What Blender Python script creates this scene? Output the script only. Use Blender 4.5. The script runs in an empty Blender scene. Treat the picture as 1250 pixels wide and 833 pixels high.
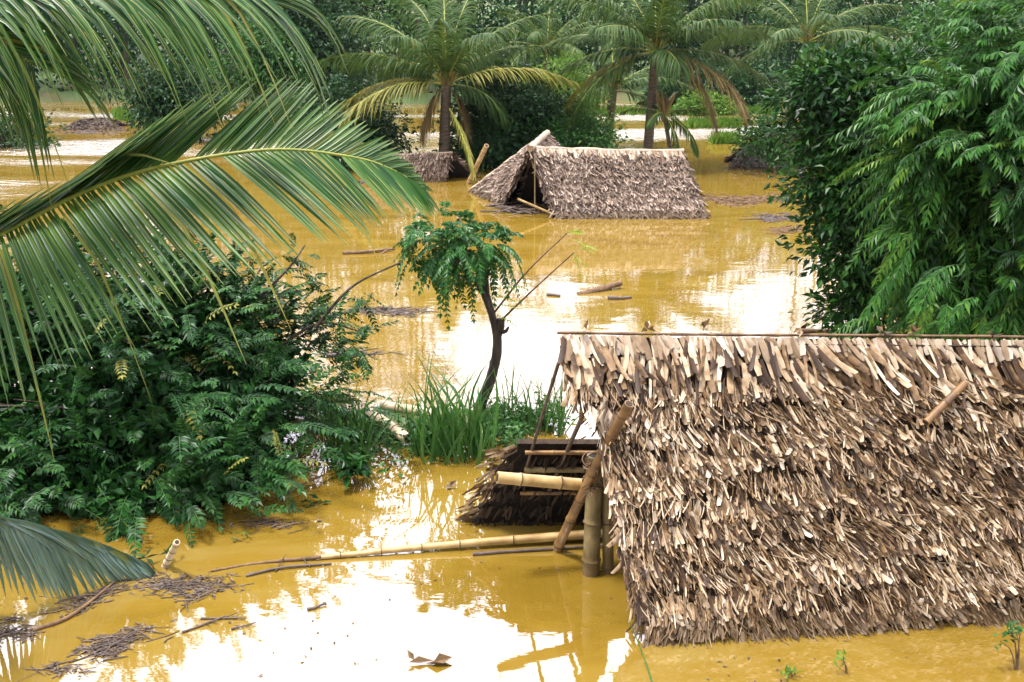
import bpy, math
import numpy as np

C = bpy.context.scene.collection
PI = math.pi
# ------------------------------------------------------------------ camera model (used to read sizes off the photograph)
FPX, CX, CY = 1215.0, 625.0, 416.5
PITCH = math.radians(17.6)
CAMZ = 5.0
cp, sp = math.cos(PITCH), math.sin(PITCH)
FWD = np.array([0, cp, -sp]); UPV = np.array([0, sp, cp])

def ray(x, y):
    return FWD + np.array([1, 0, 0]) * ((x - CX) / FPX) + UPV * ((CY - y) / FPX)
def W(x, y, z=0.0):                      # point on the level z
    d = ray(x, y); t = (z - CAMZ) / d[2]
    return np.array([0, 0, CAMZ]) + d * t
def P(x, y, Y):                          # point at ground distance Y
    d = ray(x, y); t = Y / d[1]
    return np.array([0, 0, CAMZ]) + d * t
def proj(p):
    q = np.asarray(p) - np.array([0, 0, CAMZ])
    z = q @ FWD
    return CX + FPX * q[..., 0] / z, CY - FPX * (q @ UPV) / z
def unit(v):
    v = np.asarray(v, float)
    return v / (np.linalg.norm(v, axis=-1, keepdims=True) + 1e-12)
A3 = np.array
ZUP = A3([0, 0, 1.0])

# ------------------------------------------------------------------ mesh collecting
class MB:
    def __init__(s): s.v = []; s.f = []; s.m = []; s.s = []; s.n = 0
    def add(s, v, f, mat=0, smooth=False):
        v = np.asarray(v, float).reshape(-1, 3); f = np.asarray(f, int)
        if len(f) == 0: return
        s.v.append(v); s.f.append(f + s.n); s.m.append(np.full(len(f), mat)); s.s.append(np.full(len(f), smooth))
        s.n += len(v)
    def mesh(s, name, mats, off):
        me = bpy.data.meshes.new(name)
        v = np.concatenate(s.v) - off
        loops = np.concatenate([f.reshape(-1) for f in s.f])
        tot = np.concatenate([np.full(len(f), f.shape[1]) for f in s.f])
        st = np.concatenate([[0], np.cumsum(tot)[:-1]])
        me.vertices.add(len(v)); me.loops.add(len(loops)); me.polygons.add(len(tot))
        me.vertices.foreach_set("co", v.astype(np.float32).reshape(-1))
        me.polygons.foreach_set("loop_start", st.astype(np.int32))
        me.loops.foreach_set("vertex_index", loops.astype(np.int32))
        for m in mats: me.materials.append(m)
        me.polygons.foreach_set("material_index", np.concatenate(s.m).astype(np.int32))
        me.polygons.foreach_set("use_smooth", np.concatenate(s.s).astype(bool))
        me.update(calc_edges=True); me.validate()
        return me
    def build(s, name, mats, parent=None, base=None):
        if not isinstance(mats, (list, tuple)): mats = [mats]
        off = np.zeros(3)
        if parent is not None: off = A3(parent['_base'])
        elif base is not None: off = np.asarray(base, float)
        o = bpy.data.objects.new(name, s.mesh(name, mats, off)); C.objects.link(o)
        if parent is not None: o.parent = parent
        else: o.location = off
        return o

ROOTS = []
def tag(o, label, cat, group=None, kind=None):
    o['label'] = label; o['category'] = cat
    if group: o['group'] = group
    if kind: o['kind'] = kind
    return o
def thing(name, label, cat, base, group=None):
    o = bpy.data.objects.new(name, None); C.objects.link(o)
    o.empty_display_size = 0.2
    o.location = base; o['_base'] = [float(c) for c in base]
    ROOTS.append(o)
    return tag(o, label, cat, group)

# ------------------------------------------------------------------ shape makers
def spline(pts, n):
    pts = np.asarray(pts, float)
    if len(pts) == 2:
        t = np.linspace(0, 1, n)[:, None]; return pts[0] * (1 - t) + pts[1] * t
    q = np.vstack([2 * pts[0] - pts[1], pts, 2 * pts[-1] - pts[-2]])
    seg = len(pts) - 1
    u = np.linspace(0, seg, n); i = np.minimum(u.astype(int), seg - 1); t = (u - i)[:, None]
    p0, p1, p2, p3 = q[i], q[i + 1], q[i + 2], q[i + 3]
    return 0.5 * ((2 * p1) + (-p0 + p2) * t + (2 * p0 - 5 * p1 + 4 * p2 - p3) * t**2 + (-p0 + 3 * p1 - 3 * p2 + p3) * t**3)

def tube(mb, pts, rad, n=8, mat=0, cap=True, capmat=None, rough=0.0, rng=None):
    pts = np.asarray(pts, float); K = len(pts)
    rad = np.broadcast_to(np.asarray(rad, float), (K,)).copy()
    T = unit(np.gradient(pts, axis=0))
    ref = A3([0, 0, 1.0]) if abs(T[0][2]) < 0.9 else A3([1.0, 0, 0])
    u = unit(np.cross(T[0], ref)); V = []
    ang = np.linspace(0, 2 * PI, n, endpoint=False)
    for k in range(K):
        u = unit(u - T[k] * (u @ T[k])); w = np.cross(T[k], u)
        r = rad[k]
        rr = np.full(n, r)
        if rough and rng is not None: rr = r * (1 + rng.normal(0, rough, n))
        V.append(pts[k] + (np.cos(ang) * rr)[:, None] * u + (np.sin(ang) * rr)[:, None] * w)
    V = np.concatenate(V)
    i = np.arange(n); j = (i + 1) % n
    F = np.concatenate([np.stack([k * n + i, k * n + j, (k + 1) * n + j, (k + 1) * n + i], 1) for k in range(K - 1)])
    mb.add(V, F, mat, True)
    if cap:
        for k, flip in ((0, True), (K - 1, False)):
            ring = V[k * n:(k + 1) * n]; c = ring.mean(0)
            vv = np.vstack([ring, c]); ff = np.stack([i, j, np.full(n, n)], 1)
            if flip: ff = ff[:, ::-1]
            mb.add(vv, ff, mat if capmat is None else capmat, False)

def bamboo(mb, p0, p1, r, r1=None, node=0.38, bend=0.0, nseg=12, mid=None, seed=0):
    """culm with swollen nodes; material 0 culm, 1 node scar, 2 hollow of the cut end"""
    rng = np.random.default_rng(seed)
    p0 = A3(p0, dtype=float); p1 = A3(p1, dtype=float)
    r1 = r if r1 is None else r1
    L = np.linalg.norm(p1 - p0)
    ctrl = [p0, p1] if mid is None else [p0, A3(mid, dtype=float), p1]
    N = max(6, int(L / 0.06))
    path = spline(ctrl, N)
    nodes = np.arange(node * 0.6, L, node) + rng.normal(0, node * 0.07, len(np.arange(node * 0.6, L, node)))
    s = np.linspace(0, L, N)
    s2 = np.unique(np.concatenate([s] + [[a - .025, a - .008, a + .008, a + .025] for a in nodes if .03 < a < L - .03]))
    pts = np.stack([np.interp(s2, s, path[:, c]) for c in range(3)], 1)
    rad = r + (r1 - r) * s2 / L
    for a in nodes: rad = rad * (1 + 0.14 * np.exp(-((s2 - a) / 0.012) ** 2))
    tube(mb, pts, rad, nseg, 0, True)
    for a in nodes:
        if not .03 < a < L - .03: continue
        c = A3([np.interp(a + d, s, path[:, k]) for d in (-.006, .006) for k in range(3)]).reshape(2, 3)
        rr = (r + (r1 - r) * a / L) * 1.17
        tube(mb, c, rr, nseg, 1, True)
    for e, d, rr in ((p0, unit(path[0] - path[1]), r), (p1, unit(path[-1] - path[-2]), r1)):
        tube(mb, A3([e, e + d * .004]), rr * 0.72, nseg, 2, True)

def leaves(mb, base, d, nrm, L, Wd, fold=0.22, droop=0.12, mat=0):
    """folded pointed leaves, two triangles a half"""
    base = np.asarray(base, float); N = len(base)
    if N == 0: return
    d = unit(d); side = unit(np.cross(d, nrm)); up = np.cross(side, d)
    L = np.broadcast_to(L, (N,))[:, None]; Wd = np.broadcast_to(Wd, (N,))[:, None]
    mid = base + d * L * 0.42
    tip = base + d * L - up * L * droop
    l = mid + side * Wd * .5 + up * Wd * fold; r = mid - side * Wd * .5 + up * Wd * fold
    V = np.stack([base, r, tip, l], 1).reshape(-1, 3)
    i = np.arange(N)[:, None] * 4
    F = np.concatenate([i + [0, 1, 2], i + [0, 2, 3]])
    mb.add(V, F, mat, False)

def ribbons(mb, pts, width, side, up=None, vf=0.0, mat=0, smooth=True):
    """pts (N,K,3), width (N,K), side (N,K,3); vf>0 gives a folded section with a midrib"""
    N, K, _ = pts.shape
    w = width[..., None]
    if vf:
        V = np.stack([pts - side * w * .5 + up * w * vf, pts, pts + side * w * .5 + up * w * vf], 2); M = 3
    else:
        V = np.stack([pts - side * w * .5, pts + side * w * .5], 2); M = 2
    idx = np.arange(N)[:, None, None] * K * M + np.arange(K - 1)[None, :, None] * M + np.arange(M - 1)[None, None, :]
    idx = idx.reshape(-1)
    F = np.stack([idx, idx + 1, idx + M + 1, idx + M], 1)
    mb.add(V.reshape(-1, 3), F, mat, smooth)

def rnd_unit(rng, n):
    return unit(rng.normal(size=(n, 3)))

def sprays(mb, base, d, nrm, L, pairs, ll, lw, droop=0.35, ang=1.1, rng=None, mat=0, stemmat=1, stemw=0.006, hang=0.25):
    """pinnate leaves: N rachises each with rows of leaflets on both sides"""
    N = len(base); d = unit(d)
    L = np.broadcast_to(L, (N,))
    t = np.linspace(0.12, 1.0, pairs)[None, :, None]
    Lb = L[:, None, None]
    pos = base[:, None, :] + d[:, None, :] * Lb * t - ZUP * (droop * Lb * t**2)
    tan = unit(d[:, None, :] - ZUP * (2 * droop * t) + 0 * pos)
    nn = np.broadcast_to(nrm[:, None, :], pos.shape)
    side = unit(np.cross(tan, nn)); up = np.cross(side, tan)
    prof = (0.55 + 0.45 * np.sin(PI * np.linspace(.15, .95, pairs)))[None, :]
    for sg in (-1, 1):
        a = ang + rng.normal(0, .12, (N, pairs, 1)) - 0.35 * t
        dd = tan * np.cos(a) + side * sg * np.sin(a) - ZUP * hang + rng.normal(0, .07, pos.shape)
        n2 = up + rng.normal(0, .18, pos.shape)
        leaves(mb, pos.reshape(-1, 3), dd.reshape(-1, 3), n2.reshape(-1, 3),
               (ll * prof * rng.uniform(.8, 1.15, (N, pairs))).reshape(-1), (lw * prof * rng.uniform(.85, 1.1, (N, pairs))).reshape(-1), mat=mat)
    leaves(mb, pos[:, -1], tan[:, -1], up[:, -1], ll * .8, lw * .8, mat=mat)
    tt = np.linspace(0, 1, 5)[None, :, None]
    p = base[:, None, :] + d[:, None, :] * Lb * tt - ZUP * (droop * Lb * tt**2)
    sd = np.broadcast_to(side[:, :1], p.shape)
    ribbons(mb, p, np.full((N, 5), stemw), sd, mat=stemmat)

def clump_pts(rng, centers, radii, n, shell=(.72, 1.05), zmin=None):
    """points through the outer part of several ellipsoids, with their outward directions"""
    centers = np.asarray(centers, float); radii = np.asarray(radii, float)
    area = (radii[:, 0] * radii[:, 1] + radii[:, 0] * radii[:, 2] + radii[:, 1] * radii[:, 2])
    k = rng.choice(len(centers), n, p=area / area.sum())
    u = rnd_unit(rng, n)
    rr = rng.uniform(shell[0], shell[1], n)[:, None]
    lump = 1 + .13 * np.sin(u[:, :1] * 5.1 + k[:, None] * 2.3) * np.sin(u[:, 1:2] * 4.3 + k[:, None]) + .1 * np.sin(u[:, 2:] * 7 + k[:, None] * 1.7)
    p = centers[k] + u * radii[k] * rr * lump
    out = unit(u / radii[k])
    if zmin is not None:
        m = p[:, 2] > zmin; p, out = p[m], out[m]
    return p, out

def frond(mb, ctrl, n, L, wid, nrm, a0=1.05, a1=0.45, droop=0.3, t0=0.12, vf=0.25, K=6, rad=0.018, seed=0, jitter=0.06,
          lprof=None, sides=(-1, 1), rk=6, mat=0, rmat=1, sidedroop=(None, None), gap=None, hooked=0.0, aprof=None, midrib=0.0, deadmat=None):
    rng = np.random.default_rng(seed)
    rp = spline(ctrl, 48)
    seg = np.concatenate([[0], np.cumsum(np.linalg.norm(np.diff(rp, axis=0), axis=1))]); tot = seg[-1]; u = seg / tot
    tube(mb, rp, np.interp(u, [0, 1], [rad, rad * .22]), rk, rmat)
    T_all = unit(np.gradient(rp, axis=0))
    nrm = unit(nrm)
    for si, sg in enumerate(sides):
        t = np.linspace(t0, .995, n) + rng.normal(0, .10 / n, n)
        if gap is not None:
            m = np.ones(n, bool)
            for g0, g1, s_ in gap:
                if s_ == sg: m &= ~((t > g0) & (t < g1))
            t = t[m]
        t = np.clip(t, 0, 1); nn_ = len(t)
        pos = np.stack([np.interp(t, u, rp[:, c]) for c in range(3)], 1)
        T = unit(np.stack([np.interp(t, u, T_all[:, c]) for c in range(3)], 1))
        S = unit(np.cross(T, nrm)); U = np.cross(S, T)
        ab = a0 + (a1 - a0) * t if aprof is None else np.interp(t, *aprof[si])
        a = (ab + rng.normal(0, jitter, nn_))[:, None]
        d = T * np.cos(a) + S * sg * np.sin(a) + U * (0.12 + rng.normal(0, jitter, nn_)[:, None])
        d = unit(d)
        lp = np.interp(t, [0, .15, .45, .8, 1], [.55, .85, 1, .75, .38]) if lprof is None else np.interp(t, *lprof)
        LL = (L * lp * rng.uniform(.9, 1.06, nn_))[:, None, None]
        s = np.linspace(0, 1, K)[None, :, None]
        dr = droop if sidedroop[si] is None else sidedroop[si]
        dr = (dr * rng.uniform(.7, 1.3, nn_))[:, None, None]
        g = -ZUP * dr * s**2 * LL - ZUP * dr * hooked * LL * np.clip(s - .55, 0, 1)**2 * 4
        pts = pos[:, None, :] + d[:, None, :] * s * LL * (1 - .35 * dr * s) + g
        tan = unit(np.gradient(pts, axis=1))
        sd = unit(np.cross(tan, np.broadcast_to(U[:, None, :], tan.shape)))
        tw = rng.normal(0, .25, (nn_, 1, 1)) * s
        upv = np.cross(sd, tan)
        sd2 = sd * np.cos(tw) + upv * np.sin(tw); up2 = np.cross(sd2, tan)
        wp = np.interp(s[0, :, 0], [0, .1, .35, .75, 1], [.45, .85, 1, .6, .04])[None, :]
        ww = wid * wp * rng.uniform(.8, 1.15, (nn_, 1))
        if deadmat is None: ribbons(mb, pts, ww, sd2, up2, vf, mat)
        else:
            br = rng.random(nn_) < .035
            kink = br[:, None, None] * np.clip(s - .5, 0, 1)**1.2 * LL * A3([0, 0, -.9]); pts = pts + kink
            ribbons(mb, pts[~br], ww[~br], sd2[~br], up2[~br], vf, mat); ribbons(mb, pts[br], ww[br] * .8, sd2[br], up2[br], vf, deadmat)
        if midrib: ribbons(mb, pts + up2 * .0035, midrib * (wp * .7 + .3), sd2, up2, 0, rmat)

# ------------------------------------------------------------------ materials
def newmat(name):
    m = bpy.data.materials.new(name); m.use_nodes = True
    nt = m.node_tree; nt.nodes.clear()
    return m, nt, nt.nodes, nt.links
def ramp(nodes, stops, interp='LINEAR'):
    r = nodes.new('ShaderNodeValToRGB'); e = r.color_ramp.elements; r.color_ramp.interpolation = interp
    while len(e) < len(stops): e.new(.5)
    for k, (p, c) in enumerate(stops):
        e[k].position = p; e[k].color = (*c, 1)
    return r
def leafmat(name, stops, rough=.42, trans=.28, tcol=None, spec=.5, noise=4.0, yellow=None):
    m, nt, N, L = newmat(name)
    out = N.new('ShaderNodeOutputMaterial'); g = N.new('ShaderNodeNewGeometry')
    tc = N.new('ShaderNodeTexCoord'); nz = N.new('ShaderNodeTexNoise'); nz.inputs['Scale'].default_value = noise
    nz.inputs['Detail'].default_value = 3
    L.new(tc.outputs['Object'], nz.inputs['Vector'])
    mx = N.new('ShaderNodeMath'); mx.operation = 'MULTIPLY_ADD'; mx.inputs[1].default_value = .6
    ms = N.new('ShaderNodeMath'); ms.operation = 'MULTIPLY_ADD'; ms.inputs[1].default_value = 1.2; ms.inputs[2].default_value = -.4
    L.new(nz.outputs['Fac'], ms.inputs[0]); L.new(g.outputs['Random Per Island'], mx.inputs[0]); 
    mm = N.new('ShaderNodeMath'); mm.operation = 'MULTIPLY'; mm.inputs[1].default_value = .5
    L.new(ms.outputs[0], mm.inputs[0]); L.new(mm.outputs[0], mx.inputs[2])
    r = ramp(N, stops); L.new(mx.outputs[0], r.inputs['Fac'])
    p = N.new('ShaderNodeBsdfPrincipled'); p.inputs['Roughness'].default_value = rough
    p.inputs['Specular IOR Level'].default_value = spec
    L.new(r.outputs['Color'], p.inputs['Base Color'])
    t = N.new('ShaderNodeBsdfTranslucent')
    if tcol is None:
        hs = N.new('ShaderNodeHueSaturation'); hs.inputs['Hue'].default_value = .47; hs.inputs['Value'].default_value = 1.5
        L.new(r.outputs['Color'], hs.inputs['Color']); L.new(hs.outputs['Color'], t.inputs['Color'])
    else: t.inputs['Color'].default_value = (*tcol, 1)
    x = N.new('ShaderNodeMixShader'); x.inputs['Fac'].default_value = trans
    L.new(p.outputs[0], x.inputs[1]); L.new(t.outputs[0], x.inputs[2]); L.new(x.outputs[0], out.inputs['Surface'])
    return m
def surf(name, stops, rough=.8, scale=6.0, stretch=(1, 1, 1), bump=.3, bscale=None, detail=6, island=0.0, spec=.3, tide=0.0):
    m, nt, N, L = newmat(name)
    out = N.new('ShaderNodeOutputMaterial'); p = N.new('ShaderNodeBsdfPrincipled')
    p.inputs['Roughness'].default_value = rough; p.inputs['Specular IOR Level'].default_value = spec
    tc = N.new('ShaderNodeTexCoord'); mp = N.new('ShaderNodeMapping'); mp.inputs['Scale'].default_value = stretch
    nz = N.new('ShaderNodeTexNoise'); nz.inputs['Scale'].default_value = scale; nz.inputs['Detail'].default_value = detail
    L.new(tc.outputs['Object'], mp.inputs['Vector']); L.new(mp.outputs[0], nz.inputs['Vector'])
    fac = nz.outputs['Fac']
    if island:
        g = N.new('ShaderNodeNewGeometry')
        a = N.new('ShaderNodeMath'); a.operation = 'MULTIPLY'; a.inputs[1].default_value = island
        L.new(g.outputs['Random Per Island'], a.inputs[0])
        b = N.new('ShaderNodeMath'); b.operation = 'MULTIPLY_ADD'; b.inputs[1].default_value = 1 - island
        L.new(fac, b.inputs[0]); L.new(a.outputs[0], b.inputs[2]); fac = b.outputs[0]
    r = ramp(N, stops); L.new(fac, r.inputs['Fac']); L.new(r.outputs['Color'], p.inputs['Base Color'])
    if tide:                                   # mud line left by the water
        g2 = N.new('ShaderNodeNewGeometry'); sz = N.new('ShaderNodeSeparateXYZ'); L.new(g2.outputs['Position'], sz.inputs[0])
        n3 = N.new('ShaderNodeTexNoise'); n3.inputs['Scale'].default_value = 4
        wn = N.new('ShaderNodeMath'); wn.operation = 'MULTIPLY_ADD'; wn.inputs[1].default_value = -tide; L.new(n3.outputs['Fac'], wn.inputs[0]); L.new(sz.outputs['Z'], wn.inputs[2])
        wm = N.new('ShaderNodeMapRange'); wm.inputs['From Min'].default_value = -.03; wm.inputs['From Max'].default_value = .04; wm.inputs['To Min'].default_value = .8; wm.inputs['To Max'].default_value = 0
        L.new(wn.outputs[0], wm.inputs['Value']); wx = N.new('ShaderNodeMixRGB'); wx.inputs[2].default_value = (.085, .05, .015, 1)
        L.new(wm.outputs[0], wx.inputs[0]); L.new(r.outputs['Color'], wx.inputs[1]); L.new(wx.outputs[0], p.inputs['Base Color'])
    if bump:
        b2 = N.new('ShaderNodeBump'); b2.inputs['Strength'].default_value = bump; b2.inputs['Distance'].default_value = .02
        n2 = N.new('ShaderNodeTexNoise'); n2.inputs['Scale'].default_value = bscale or scale * 4; n2.inputs['Detail'].default_value = 4
        L.new(mp.outputs[0], n2.inputs['Vector']); L.new(n2.outputs['Fac'], b2.inputs['Height']); L.new(b2.outputs[0], p.inputs['Normal'])
    L.new(p.outputs[0], out.inputs['Surface'])
    return m

M = {}
M['frond'] = leafmat('coconut leaf', [(0, (.007, .038, .007)), (.45, (.018, .076, .013)), (.8, (.050, .135, .020)), (1, (.16, .20, .035))], rough=.40, trans=.18, spec=.30)
M['frond_low'] = leafmat('blue green coconut leaf', [(0, (.035, .085, .06)), (.6, (.085, .15, .115)), (1, (.16, .21, .16))], rough=.36, trans=.12, spec=.6)
M['rachis'] = surf('coconut midrib', [(.3, (.14, .17, .025)), (.7, (.30, .28, .05))], rough=.5, scale=9, bump=.1)
M['palm_far'] = leafmat('distant palm leaf', [(0, (.018, .048, .010)), (.6, (.042, .085, .016)), (1, (.15, .16, .03))], rough=.5, trans=.25, noise=1.5, spec=.14)
M['palm_yellow'] = leafmat('yellowing palm leaf', [(0, (.09, .12, .02)), (.5, (.2, .2, .03)), (1, (.36, .28, .05))], rough=.5, trans=.3, noise=1.5, spec=.3)
M['palm_dead'] = leafmat('dead palm leaf', [(0, (.11, .08, .03)), (.6, (.26, .19, .07)), (1, (.4, .3, .14))], rough=.7, trans=.2, noise=1.5, spec=.2)
M['palm_trunk'] = surf('palm bark', [(.3, (.06, .045, .03)), (.7, (.18, .14, .10))], scale=5, stretch=(1, 1, 6), bump=.8)
M['bush'] = leafmat('dark pinnate leaf', [(0, (.003, .020, .004)), (.45, (.010, .050, .009)), (.8, (.030, .110, .015)), (1, (.10, .21, .03))], rough=.40, trans=.14, spec=.2, noise=1.4)
M['treelet'] = leafmat('small tree leaf', [(0, (.008, .045, .010)), (.6, (.026, .105, .018)), (1, (.10, .23, .035))], rough=.40, trans=.2, spec=.22)
M['lime'] = leafmat('young lime leaf', [(0, (.12, .26, .03)), (1, (.26, .38, .06))], rough=.45, trans=.4, spec=.3)
M['broad'] = leafmat('glossy broad leaf', [(0, (.003, .018, .003)), (.5, (.008, .045, .005)), (.8, (.038, .125, .012)), (1, (.17, .30, .03))], rough=.40, trans=.18, noise=1.2, spec=.2)
M['feather'] = leafmat('feathery leaf', [(0, (.008, .042, .006)), (.5, (.028, .105, .014)), (.85, (.09, .21, .03)), (1, (.22, .34, .09))], rough=.40, trans=.2, noise=1.0, spec=.22)
M['far_dark'] = leafmat('dark tree leaf', [(0, (.006, .026, .008)), (.6, (.016, .055, .014)), (1, (.05, .12, .024))], noise=.9, trans=.2, spec=.2)
M['far_mid'] = leafmat('mid green leaf', [(0, (.014, .055, .012)), (.6, (.034, .11, .02)), (1, (.10, .19, .035))], noise=.7, trans=.22, spec=.2)
M['far_lime'] = leafmat('yellow green leaf', [(0, (.04, .11, .012)), (.6, (.09, .19, .022)), (1, (.2, .28, .04))], noise=.7, trans=.25, spec=.2)
M['forest'] = leafmat('forest leaf', [(0, (.006, .026, .010)), (.5, (.015, .052, .016)), (.85, (.04, .10, .022)), (1, (.09, .15, .035))], noise=.12, trans=.2, spec=.08)
M['forest_dark'] = leafmat('dark forest leaf', [(0, (.004, .018, .009)), (.6, (.010, .036, .015)), (1, (.03, .08, .022))], noise=.2, trans=.2, spec=.08)
M['forest_light'] = leafmat('pale forest leaf', [(0, (.03, .08, .020)), (.6, (.045, .11, .022)), (1, (.13, .20, .045))], noise=.2, trans=.25, spec=.08)
M['reed'] = leafmat('reed blade', [(0, (.015, .07, .012)), (.6, (.045, .14, .022)), (1, (.16, .22, .04))], rough=.4, trans=.3, noise=2, spec=.35)
M['green_stem'] = surf('green leaf stalk', [(.3, (.02, .06, .012)), (.7, (.05, .10, .02))], scale=8, bump=0)
M['bark'] = surf('dark bark', [(.3, (.018, .013, .010)), (.7, (.075, .056, .040))], scale=12, stretch=(1, 1, .3), bump=1.0, tide=.4)
M['twig'] = surf('brown twig', [(.3, (.07, .04, .02)), (.7, (.17, .10, .05))], scale=12, bump=.3)
M['wetwood'] = surf('wet dark wood', [(.3, (.03, .02, .014)), (.7, (.11, .075, .055))], rough=.45, scale=10, bump=.4, island=.4)
M['bamboo'] = surf('tan bamboo', [(.2, (.15, .085, .028)), (.45, (.29, .18, .06)), (.8, (.45, .32, .14))], rough=.42, scale=7, bump=.06, spec=.5)
M['bamboo_dull'] = surf('olive grey bamboo', [(.25, (.10, .075, .03)), (.55, (.19, .14, .06)), (.8, (.28, .22, .11))], rough=.5, scale=7, bump=.2, tide=.5)
M['bamboo_pale'] = surf('bleached bamboo', [(.25, (.38, .28, .15)), (.7, (.62, .52, .36))], rough=.5, scale=5, bump=.06)
M['bamboo_brown'] = surf('brown bamboo', [(.25, (.06, .028, .010)), (.5, (.17, .085, .022)), (.8, (.33, .19, .055))], rough=.42, scale=5, bump=.1, spec=.5)
M['node'] = surf('bamboo node scar', [(.3, (.045, .028, .012)), (.7, (.12, .08, .03))], scale=20, bump=.2)
M['hollow_shade'] = surf('hollow bamboo end', [(.3, (.02, .013, .008)), (.7, (.05, .03, .015))], scale=20, bump=0)  # flat dark disc, its colour stands in for shade inside the culm
BAM = lambda k='bamboo': [M[k], M['node'], M['hollow_shade']]

def thatchmat(name, stops, scale=14.):
    m, nt, N, L = newmat(name)
    out = N.new('ShaderNodeOutputMaterial'); p = N.new('ShaderNodeBsdfPrincipled')
    p.inputs['Roughness'].default_value = .62; p.inputs['Specular IOR Level'].default_value = .35
    g = N.new('ShaderNodeNewGeometry'); tc = N.new('ShaderNodeTexCoord')
    nz = N.new('ShaderNodeTexNoise'); nz.inputs['Scale'].default_value = scale; nz.inputs['Detail'].default_value = 5
    big = N.new('ShaderNodeTexNoise'); big.inputs['Scale'].default_value = 1.1; big.inputs['Detail'].default_value = 4
    L.new(tc.outputs['Object'], nz.inputs['Vector']); L.new(tc.outputs['Object'], big.inputs['Vector'])
    a = N.new('ShaderNodeMath'); a.operation = 'MULTIPLY_ADD'; a.inputs[1].default_value = .62
    b = N.new('ShaderNodeMath'); b.operation = 'MULTIPLY_ADD'; b.inputs[1].default_value = .45; b.inputs[2].default_value = -.06
    c = N.new('ShaderNodeMath'); c.operation = 'MULTIPLY_ADD'; c.inputs[1].default_value = .5
    c.inputs[2].default_value = -.25
    L.new(nz.outputs['Fac'], b.inputs[0]); L.new(big.outputs['Fac'], c.inputs[0])
    add = N.new('ShaderNodeMath'); add.operation = 'ADD'; L.new(b.outputs[0], add.inputs[0]); L.new(c.outputs[0], add.inputs[1])
    L.new(g.outputs['Random Per Island'], a.inputs[0]); L.new(add.outputs[0], a.inputs[2])
    r = ramp(N, stops); L.new(a.outputs[0], r.inputs['Fac'])
    t = N.new('ShaderNodeBsdfTranslucent'); x = N.new('ShaderNodeMixShader'); x.inputs['Fac'].default_value = .1
    sz = N.new('ShaderNodeSeparateXYZ'); L.new(g.outputs['Position'], sz.inputs[0])          # mud soaked band left by the flood
    wn = N.new('ShaderNodeMath'); wn.operation = 'MULTIPLY_ADD'; wn.inputs[1].default_value = -.30; L.new(big.outputs['Fac'], wn.inputs[0]); L.new(sz.outputs['Z'], wn.inputs[2])
    wm = N.new('ShaderNodeMapRange'); wm.inputs['From Min'].default_value = -.06; wm.inputs['From Max'].default_value = .06; wm.inputs['To Min'].default_value = .75; wm.inputs['To Max'].default_value = 0
    L.new(wn.outputs[0], wm.inputs['Value'])
    wx = N.new('ShaderNodeMixRGB'); wx.inputs[2].default_value = (.075, .042, .014, 1); L.new(wm.outputs[0], wx.inputs[0]); L.new(r.outputs['Color'], wx.inputs[1])
    L.new(wx.outputs[0], p.inputs['Base Color']); L.new(wx.outputs[0], t.inputs['Color'])
    L.new(p.outputs[0], x.inputs[1]); L.new(t.outputs[0], x.inputs[2]); L.new(x.outputs[0], out.inputs['Surface'])
    return m
M['thatch'] = thatchmat('weathered leaf thatch', [(.0, (.009, .004, .0015)), (.33, (.045, .020, .006)), (.50, (.175, .10, .040)), (.68, (.40, .29, .18)), (1, (.70, .61, .50))])
M['thatch_pale'] = thatchmat('bleached leaf thatch', [(.0, (.10, .055, .024)), (.35, (.25, .17, .10)), (.7, (.43, .345, .26)), (1, (.60, .53, .46))])
M['thatch_far'] = thatchmat('grey brown thatch', [(.0, (.014, .007, .004)), (.32, (.055, .031, .018)), (.6, (.19, .128, .085)), (1, (.52, .42, .34))], 8)
M['thatch_dark'] = thatchmat('dark brown thatch', [(.0, (.012, .007, .004)), (.5, (.05, .03, .018)), (1, (.16, .11, .07))], 8)  # darker brown ramp for the far left and far right roofs
M['thatch_under'] = surf('thatch underlayer', [(.3, (.012, .007, .003)), (.7, (.04, .022, .010))], rough=.9, scale=18, stretch=(1, .3, 1), bump=.6)
M['thatch_inner'] = surf('shade dark thatch lining', [(.3, (.004, .0025, .0015)), (.7, (.014, .008, .005))], rough=.95, scale=14, bump=.5)  # near-black colour paints the shade under the roof slopes

M['lining'] = surf('shade dark thatch leaf', [(.3, (.008, .005, .003)), (.7, (.04, .024, .013))], rough=.8, scale=10, bump=.2, island=.5)  # underside strips, interior shade put into their dark colour
# ------------------------------------------------------------------ setting: land, water, sky
def vnoise(x, y, seed=0):
    return (np.sin(x * .9 + seed) * np.cos(y * .7 - seed * 1.3) + .5 * np.sin(x * 2.1 - y * 1.4 + seed * 2) + .3 * np.cos(x * 4.3 + y * 3.1 + seed)) / 1.8
def sstep(a, b, x):
    t = np.clip((x - a) / (b - a), 0, 1); return t * t * (3 - 2 * t)
def terrain_z(x, y):
    z = -1.4 + .12 * vnoise(x * .8, y * .8)
    n = vnoise(x * .08, y * .08, 2)
    z = z + 2.0 * sstep(66, 72, y + n * 3 + np.abs(x) * .02) + 20 * sstep(74, 190, y + n * 4) + 45 * sstep(150, 420, y)
    z = z + 2.4 * sstep(48, 70, np.abs(x) + n * 4)
    z = z + 4.8 * sstep(3.2, -1.5, y + .3 * n)
    return z
gx = np.concatenate([np.linspace(-420, -62, 26), np.linspace(-60, 60, 121), np.linspace(62, 420, 26)])
gy = np.concatenate([np.linspace(-60, 100, 161), np.linspace(104, 520, 60)])
X, Y = np.meshgrid(gx, gy); Z = terrain_z(X, Y)
V = np.stack([X, Y, Z], -1).reshape(-1, 3); nx, ny = len(gx), len(gy)
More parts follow.
